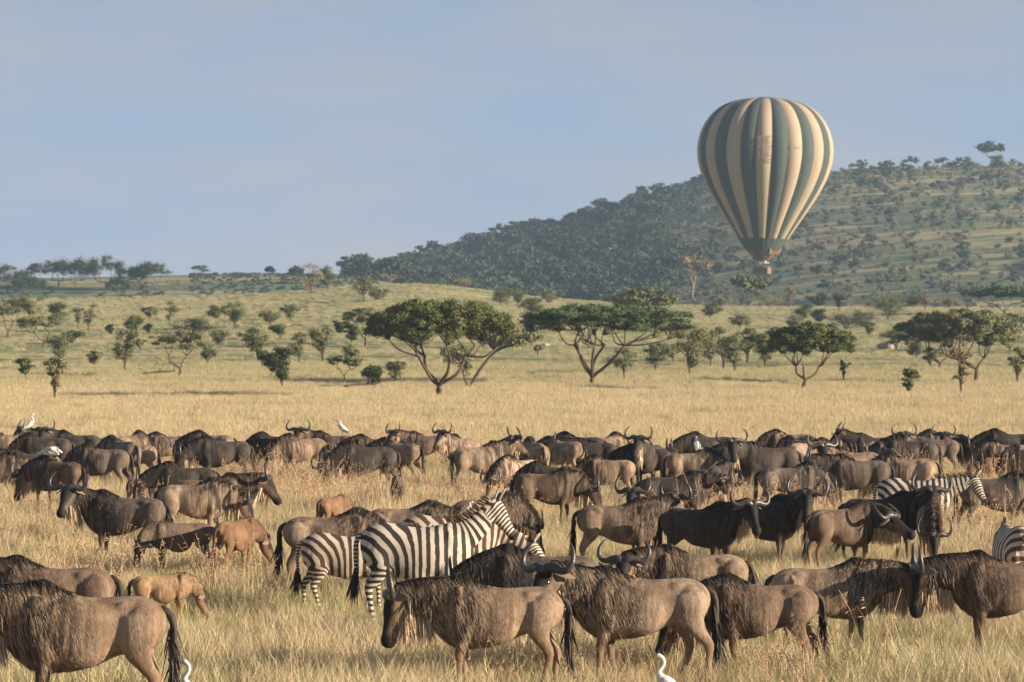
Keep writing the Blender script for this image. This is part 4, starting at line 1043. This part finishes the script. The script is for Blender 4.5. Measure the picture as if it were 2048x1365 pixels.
bl = thing('hot_air_balloon', 'green and tan striped hot-air balloon floating low before the hill', 'hot-air balloon', (BX, BD, z0), R(4))
bl.rotation_euler = (0, R(1.6), R(4))
PR = [(196.5, 4), (197, 22), (199, 44), (204, 66), (213, 88), (226, 105), (243, 119), (262, 129), (283, 135), (304, 137), (325, 135), (350, 128), (380, 114), (410, 96), (440, 76), (478, 51)]
LOWP = [(478, 51), (490, 43.5), (502, 35)]; SK = [(502, 35), (511, 25), (520, 15)]
NG = 26
def gore(prof_, a0, a1, bul, nseg=7, sub=3):
    A = catmull(np.array(prof_, float), sub); V = []; T = []
    n = nseg + 1
    for py, hw in A:
        r = hw * .958 / BS; z = bz(py) - z0
        for j in range(n):
            u = j / nseg; a = a0 + (a1 - a0) * u; rr = r * (math.cos((a1 - a0) / 2) / math.cos((u - .5) * (a1 - a0)) * (1 + bul * math.sin(math.pi * u) ** .8))
            V.append((rr * math.cos(a), rr * math.sin(a), z))
    for i in range(len(A) - 1):
        for j in range(nseg):
            q = i * n + j; T += [(q, q + n + 1, q + 1), (q, q + n, q + n + 1)]
    return V, T
for g in range(NG):
    a0 = 2 * math.pi * (g + .35) / NG; a1 = 2 * math.pi * (g + 1.35) / NG
    V, T = gore(PR, a0, a1, .050); go = obj('gore', tri_mesh('gore', V, T, m_bgreen if g % 2 else m_btan, True), bl)
    V, T = gore(LOWP, a0, a1, .02); obj('lower_band_panel', tri_mesh('lower_band_panel', V, T, m_bgreen, True), bl)
    if 1 or g % 24 not in (20, 21):
        V, T = gore(SK, a0, a1, .01, 4); obj('mouth_panel', tri_mesh('mouth_panel', V, T, m_borange if (g // 2) % 2 else m_bgreen, True), bl)
# faint lettering down the tan gore that faces the camera, and a short line on the next tan gore to the right
def on_gore(ang, py, h=.03):
    r = np.interp(py, [p[0] for p in PR], [p[1] for p in PR]) / BS * 1.006 + h
    return (r * math.cos(ang), r * math.sin(ang), bz(py) - z0)
rg = np.random.RandomState(8)
def marks(cols, rows, a_c, py0, dpy, da, name):
    V = []; T = []
    for r_ in range(rows):
        for c_ in range(cols):
            for k in range(3):
                a = a_c + (c_ - (cols - 1) / 2) * da + rg.uniform(-.3, .3) * da; p = py0 + r_ * dpy + rg.uniform(-.35, .35) * dpy
                wv, hv = (da * .12, dpy * .42) if rg.rand() < .5 else (da * .4, dpy * .1)
                n = len(V); V += [on_gore(a - wv, p - hv), on_gore(a + wv, p - hv), on_gore(a + wv, p + hv), on_gore(a - wv, p + hv)]
                T += [(n, n + 1, n + 2), (n, n + 2, n + 3)]
    obj(name, tri_mesh(name, V, T, m_letter), bl)
def gore_mid(g): return 2 * math.pi * (g + .85) / NG
front = [g for g in range(0, NG, 2)]
gf = min(front, key=lambda g: abs(((gore_mid(g) + R(4) - R(270 - 2)) + math.pi) % (2 * math.pi) - math.pi))
marks(3, 9, gore_mid(gf), 282, 6.0, .065, 'lettering')
marks(7, 1, gore_mid((gf + 2) % NG), 300, 4.0, .025, 'lettering')
# crown ring, load tapes
C = MB(); C.ball((0, 0, bz(197) - z0), (2.0, 2.0, .22), None, 24, 8); obj('crown_cap', C.mesh('crown_cap', [m_bgreen]), bl)
# scoop, burner frame, cables, basket
Sc = MB()
V, T = gore([(496, 40), (503, 38), (509, 33)], R(-75), R(-15), 0.0, 8); obj('scoop', tri_mesh('scoop', V, T, m_borange, True), bl)
fr = MB(); zf = bz(526) - z0
for s in (-1, 1):
    fr.tube([(-1.2, s * .6, zf), (1.2, s * .6, zf)], .07, .07, 8, (0, 0, 1), 1); fr.tube([(s * 1.2, -.6, zf), (s * 1.2, .6, zf)], .07, .07, 8, (0, 0, 1), 1)
obj('burner_frame', fr.mesh('burner_frame', [m_steel]), bl)
for s in (-.5, .5):
    bu = MB(); bu.tube([(s, 0, zf - .3), (s, 0, zf), (s, 0, zf + .45), (s, 0, zf + .5)], [.18, .26, .3, .28], [.18, .26, .3, .28], 14, (1, 0, 0), 1); obj('burner', bu.mesh('burner', [m_steel]), bl)
zb = 1.15
ba = MB(); ba.tube([(-1.4, 0, 0), (-1.4, 0, .02)], .01, .01)
bas = MB(); hw, hd_ = 1.42, .85
rim = [(-hw, -hd_), (hw, -hd_), (hw, hd_), (-hw, hd_)]
for (xa, ya), (xb, yb) in zip(rim, rim[1:] + rim[:1]):
    cx, cy = (xa + xb) / 2, (ya + yb) / 2
    bas.box((cx, cy, zb / 2), (max(abs(xa - xb) / 2, .05), max(abs(ya - yb) / 2 - .05, .05), zb / 2))
bas.box((0, 0, .06), (hw - .06, hd_ - .06, .06))
basket = obj('basket', bas.mesh('basket', [m_wicker], False), bl); basket.rotation_euler = (0, 0, R(-32))
rm = MB()
for (xa, ya), (xb, yb) in zip(rim, rim[1:] + rim[:1]): rm.tube([(xa, ya, zb), ((xa + xb) / 2, (ya + yb) / 2, zb), (xb, yb, zb)], .085, .085, 8, (0, 0, 1), 1)
obj('padded_rim', rm.mesh('padded_rim', [m_rope]), basket)
for xa, ya in rim:
    po = MB(); po.tube([(xa * .97, ya * .95, zb), (xa * .85, ya * .72, zf)], .045, .045, 8, (0, 1, 0), 1); obj('upright', po.mesh('upright', [m_rope]), basket)
for k in range(12):
    a = 2 * math.pi * k / 12; e = (math.cos(a) * 15 / BS, math.sin(a) * 15 / BS, bz(520) - z0)
    s0 = (math.copysign(1.2, math.cos(a)) if abs(math.cos(a)) > .01 else 0, math.copysign(.6, math.sin(a)) if abs(math.sin(a)) > .01 else 0, zf)
    cb = MB(); cb.tube([s0, e], .02, .02, 5, (1, 0.2, 0), 1); obj('cable', cb.mesh('cable', [m_rope]), bl)

# ------------------------------------------------------------------ grass
def grassmat(name, straw, green, gbias):
    m, nt, b = new_mat(name, 0.7, 0.15)
    oi = nt.nodes.new('ShaderNodeObjectInfo'); g = nt.nodes.new('ShaderNodeNewGeometry')
    sep = N(nt, 'ShaderNodeSeparateXYZ', {'Vector': oi.outputs['Location']})
    pn = noise(nt, mapped(nt, oi.outputs['Location'], (.16, .12, .1)), 1.0, 4, .6)
    hgt = N(nt, 'ShaderNodeSeparateXYZ', {'Vector': g.outputs['Position']}).outputs['Z']
    near = math_(nt, 'ADD', ramp(nt, sep.outputs['Y'], 75, 40, 0, .09), ramp(nt, sep.outputs['Y'], 235, 330, 0, .22))
    gf = ramp(nt, math_(nt, 'ADD', math_(nt, 'ADD', pn, near), math_(nt, 'MULTIPLY', oi.outputs['Random'], .25)), .58 + gbias, .82 + gbias)
    gf = math_(nt, 'MULTIPLY', gf, ramp(nt, g.outputs['Random Per Island'], .15, .75))
    s_ = mixc(nt, g.outputs['Random Per Island'], straw, tuple(v * .72 for v in straw))
    s_ = mixc(nt, ramp(nt, oi.outputs['Random'], .5, 1, 0, .4), s_, (straw[0] * 1.05, straw[1] * .86, straw[2] * .72))
    c = mixc(nt, gf, s_, green)
    nt.links.new(c, b.inputs['Base Color'])
    tr = N(nt, 'ShaderNodeBsdfTranslucent', {'Color': c}); mx = N(nt, 'ShaderNodeMixShader', {0: .28})
    nt.links.new(b.outputs[0], mx.inputs[1]); nt.links.new(tr.outputs[0], mx.inputs[2])
    nt.links.new(mx.outputs[0], nt.nodes['Material Output'].inputs['Surface'])
    return m
m_grass = grassmat('savanna_grass', (0.66, 0.545, 0.345), (0.30, 0.31, 0.15), 0.0)
m_under = grassmat('under_grass', (0.56, 0.45, 0.25), (0.25, 0.28, 0.115), -.10)
m_stalk = grassmat('seed_stalk', (0.60, 0.45, 0.28), (0.40, 0.34, 0.18), .2)
m_seed, nt, b = new_mat('seed_head', .8, .1)
g_ = nt.nodes.new('ShaderNodeNewGeometry'); nt.links.new(mixc(nt, g_.outputs['Random Per Island'], (0.30, 0.14, 0.09), (0.48, 0.32, 0.20)), b.inputs['Base Color'])

def blades(n, rad, h0, h1, w, bend, rng, mat, seg=3):
    a = rng.uniform(0, 6.28, n); r = np.sqrt(rng.rand(n)) * rad
    P = np.column_stack([np.cos(a) * r, np.sin(a) * r, np.full(n, -.02)])
    hh = rng.uniform(h0, h1, n) ; az = rng.uniform(0, 6.28, n)
    d = np.column_stack([np.cos(az) * .22, np.sin(az) * .22, np.ones(n)]) + rng.normal(0, .12, (n, 3)); d /= np.linalg.norm(d, axis=1)[:, None]
    bd = np.column_stack([np.cos(az), np.sin(az), np.full(n, -.35)]) * (bend * rng.uniform(.2, 1.4, n))[:, None]
    sa = rng.uniform(0, 6.28, n); sv = np.column_stack([np.cos(sa), np.sin(sa), np.zeros(n)])
    V = np.zeros((n, 2 * seg + 1, 3)); p = P.copy()
    for i in range(seg):
        ww = w * (1 - .6 * i / seg) * .5
        V[:, 2 * i] = p - sv * ww; V[:, 2 * i + 1] = p + sv * ww
        p = p + d * (hh / seg)[:, None]; d = d + bd / seg; d /= np.linalg.norm(d, axis=1)[:, None]
    V[:, 2 * seg] = p
    t = []
    for i in range(seg - 1): t += [(2 * i, 2 * i + 1, 2 * i + 2), (2 * i + 1, 2 * i + 3, 2 * i + 2)]
    t.append((2 * seg - 2, 2 * seg - 1, 2 * seg))
    T = (np.array(t)[None] + (np.arange(n) * (2 * seg + 1))[:, None, None]).reshape(-1, 3)
    return V.reshape(-1, 3), T
rng = np.random.RandomState(21)
K_near = []; K_far = []
for i in range(6):
    V, T = blades(50, .24, .24, .60, .008, .8, rng, None); K_near.append(tri_mesh('tuft', V, T, m_grass))
for i in range(3):
    V, T = blades(50, .24, .12, .34, .011, 1.2, rng, None); K_near.append(tri_mesh('low_tuft', V, T, m_under))
for i in range(5):
    V, T = blades(84, .5, .2, .5, .014, .7, rng, None, 2); K_far.append(tri_mesh('broad_tuft', V, T, m_grass))
def stalks(n, rng):
    """tall stems with drooping seed heads"""
    Vs, Ts, Ms, nv = [], [], [], 0
    for k in range(n):
        h = rng.uniform(.65, 1.05); a = rng.uniform(0, 6.28); ln = rng.uniform(.05, .38); x0, y0 = rng.normal(0, .14, 2)
        pts = np.array([(x0 + math.cos(a) * ln * t ** 2.2, y0 + math.sin(a) * ln * t ** 2.2, h * t - .14 * ln * t ** 4) for t in np.linspace(0, 1, 6)])
        for i in range(5):
            w = .0038 * (1 - .08 * i); b_ = rng.uniform(0, 3.14); s = np.array([math.cos(b_), math.sin(b_), 0]) * w
            Vs += [pts[i] - s, pts[i] + s, pts[i + 1] + s, pts[i + 1] - s]; Ts += [(nv, nv + 1, nv + 2), (nv, nv + 2, nv + 3)]; Ms += [0, 0]; nv += 4
        for i in range(rng.randint(5, 10)):
            t = rng.uniform(.70, 1.0); j = min(int(t * 5), 4); p = pts[j] + (pts[j + 1] - pts[j]) * (t * 5 - j)
            dv = np.array([math.cos(a), math.sin(a), -.6]) * .035 + rng.normal(0, .022, 3); s = np.cross(dv, rng.normal(0, 1, 3)); s = s / np.linalg.norm(s) * .006
            Vs += [p, p + dv * .5 + s, p + dv, p + dv * .5 - s]; Ts += [(nv, nv + 1, nv + 2), (nv, nv + 2, nv + 3)]; Ms += [1, 1]; nv += 4
    return tri_mesh('stalks', np.array(Vs), np.array(Ts), [m_stalk, m_seed], False, Ms)
K_seed = [stalks(9, rng) for _ in range(5)]

def field(n, d0, d1, rng, margin=1.12, pad=1.0):
    d = np.sqrt(rng.uniform(d0 ** 2, d1 ** 2, n)); u = rng.uniform(-1, 1, n)
    return np.column_stack([u * (d * 1024 / F * margin + pad), d, np.zeros(n)])
def area(d0, d1): return (1024 / F * 1.12) * (d1 ** 2 - d0 ** 2) + 2 * (d1 - d0)
def lay(name, P, kinds, lo, hi, label, seed, zlo=.8, zhi=1.2):
    r = np.random.RandomState(seed); n = len(P)
    P = P.copy(); P[:, 2] = height(P[:, 0], P[:, 1])
    s = r.uniform(lo, hi, n); v = np.clip(.5 + .9 * wobble(P[:, 0], P[:, 1], 9.), 0, 1); s = s * (zlo + (zhi - zlo) * v) * (1.16 - .14 * smooth(44, 68, P[:, 1]))
    tr_ = np.ones(n)                       # grass eaten and trodden down in front of the nearer animals, and in patches
    for rt_, d_ in SPOT.values():
        if d_ > 76: continue
        yg = 'calf' in rt_.name or 'egret' in rt_.name
        q_ = ((P[:, 0] - rt_.location.x) / (1.5 if yg else 1.25)) ** 2 + ((P[:, 1] - d_ + (1.6 if yg else 1.0)) / (2.6 if yg else 1.9)) ** 2
        tr_ = np.minimum(tr_, 1 - (.55 if yg else .26) * np.exp(-q_ ** 2))
    s = s * tr_ * (1 - .28 * smooth(.25, .7, wobble(P[:, 0] * 1.3 + 40, P[:, 1] * .8, 11.)))
    rot = np.column_stack([r.normal(0, .07, n), r.normal(0, .07, n), r.uniform(0, 6.28, n)])
    return scatter(name, P, rot, np.column_stack([s * r.uniform(.85, 1.2, n), s * r.uniform(.85, 1.2, n), s * r.uniform(.8, 1.2, n)]), r.randint(0, len(kinds), n), kinds, label)
P = np.vstack([field(int(area(36, 70) * 16), 36, 70, rng), field(int(area(70, 130) * 9), 70, 130, rng)])
lay('grass', P, K_near, .7, 1.15, 'tall golden grass standing around the animals', 1)
P = np.vstack([field(int(area(130, 330) * 2.2), 130, 330, rng, 1.1), field(int(area(330, 650) * .25), 330, 650, rng, 1.1)])
lay('grass', P, K_far, .55, .95, 'golden and green grass of the plain and slope behind the herd', 2)
P = field(3800, 55, 135, rng)
keepm = wobble(P[:, 0] * 1.0, P[:, 1] * .7, 14.) + rng.normal(0, .35, len(P)) > .5
P = P[keepm]
P = np.vstack([P, np.array([(wx(px, d), d, 0) for px, d in zip(np.concatenate([rng.normal(1245, 25, 12), rng.normal(1500, 60, 8), rng.normal(1600, 25, 6), rng.uniform(0, 2048, 14)]), rng.uniform(38.5, 44, 40))])])
lay('grass_seed_stalks', P, K_seed, .75, 1.05, 'tall reddish seed heads rising above the grass', 3)
print('seed stalks', len(P))

# ------------------------------------------------------------------ thin morning haze
hb = MB(); hb.box((0, 1200, 74), (1400, 1290, 76))
hm = bpy.data.materials.new('haze_air'); hm.use_nodes = True; nt = hm.node_tree; nt.nodes.clear()
pv = nt.nodes.new('ShaderNodeVolumePrincipled'); pv.inputs['Density'].default_value = 0.00017; pv.inputs['Color'].default_value = (0.55, 0.76, 1.0, 1); pv.inputs['Anisotropy'].default_value = 0.2
ot = nt.nodes.new('ShaderNodeOutputMaterial'); nt.links.new(pv.outputs[0], ot.inputs['Volume'])
tag(obj('haze', hb.mesh('haze', [hm], False)), 'thin bluish morning haze over the plain', None, None, 'stuff')
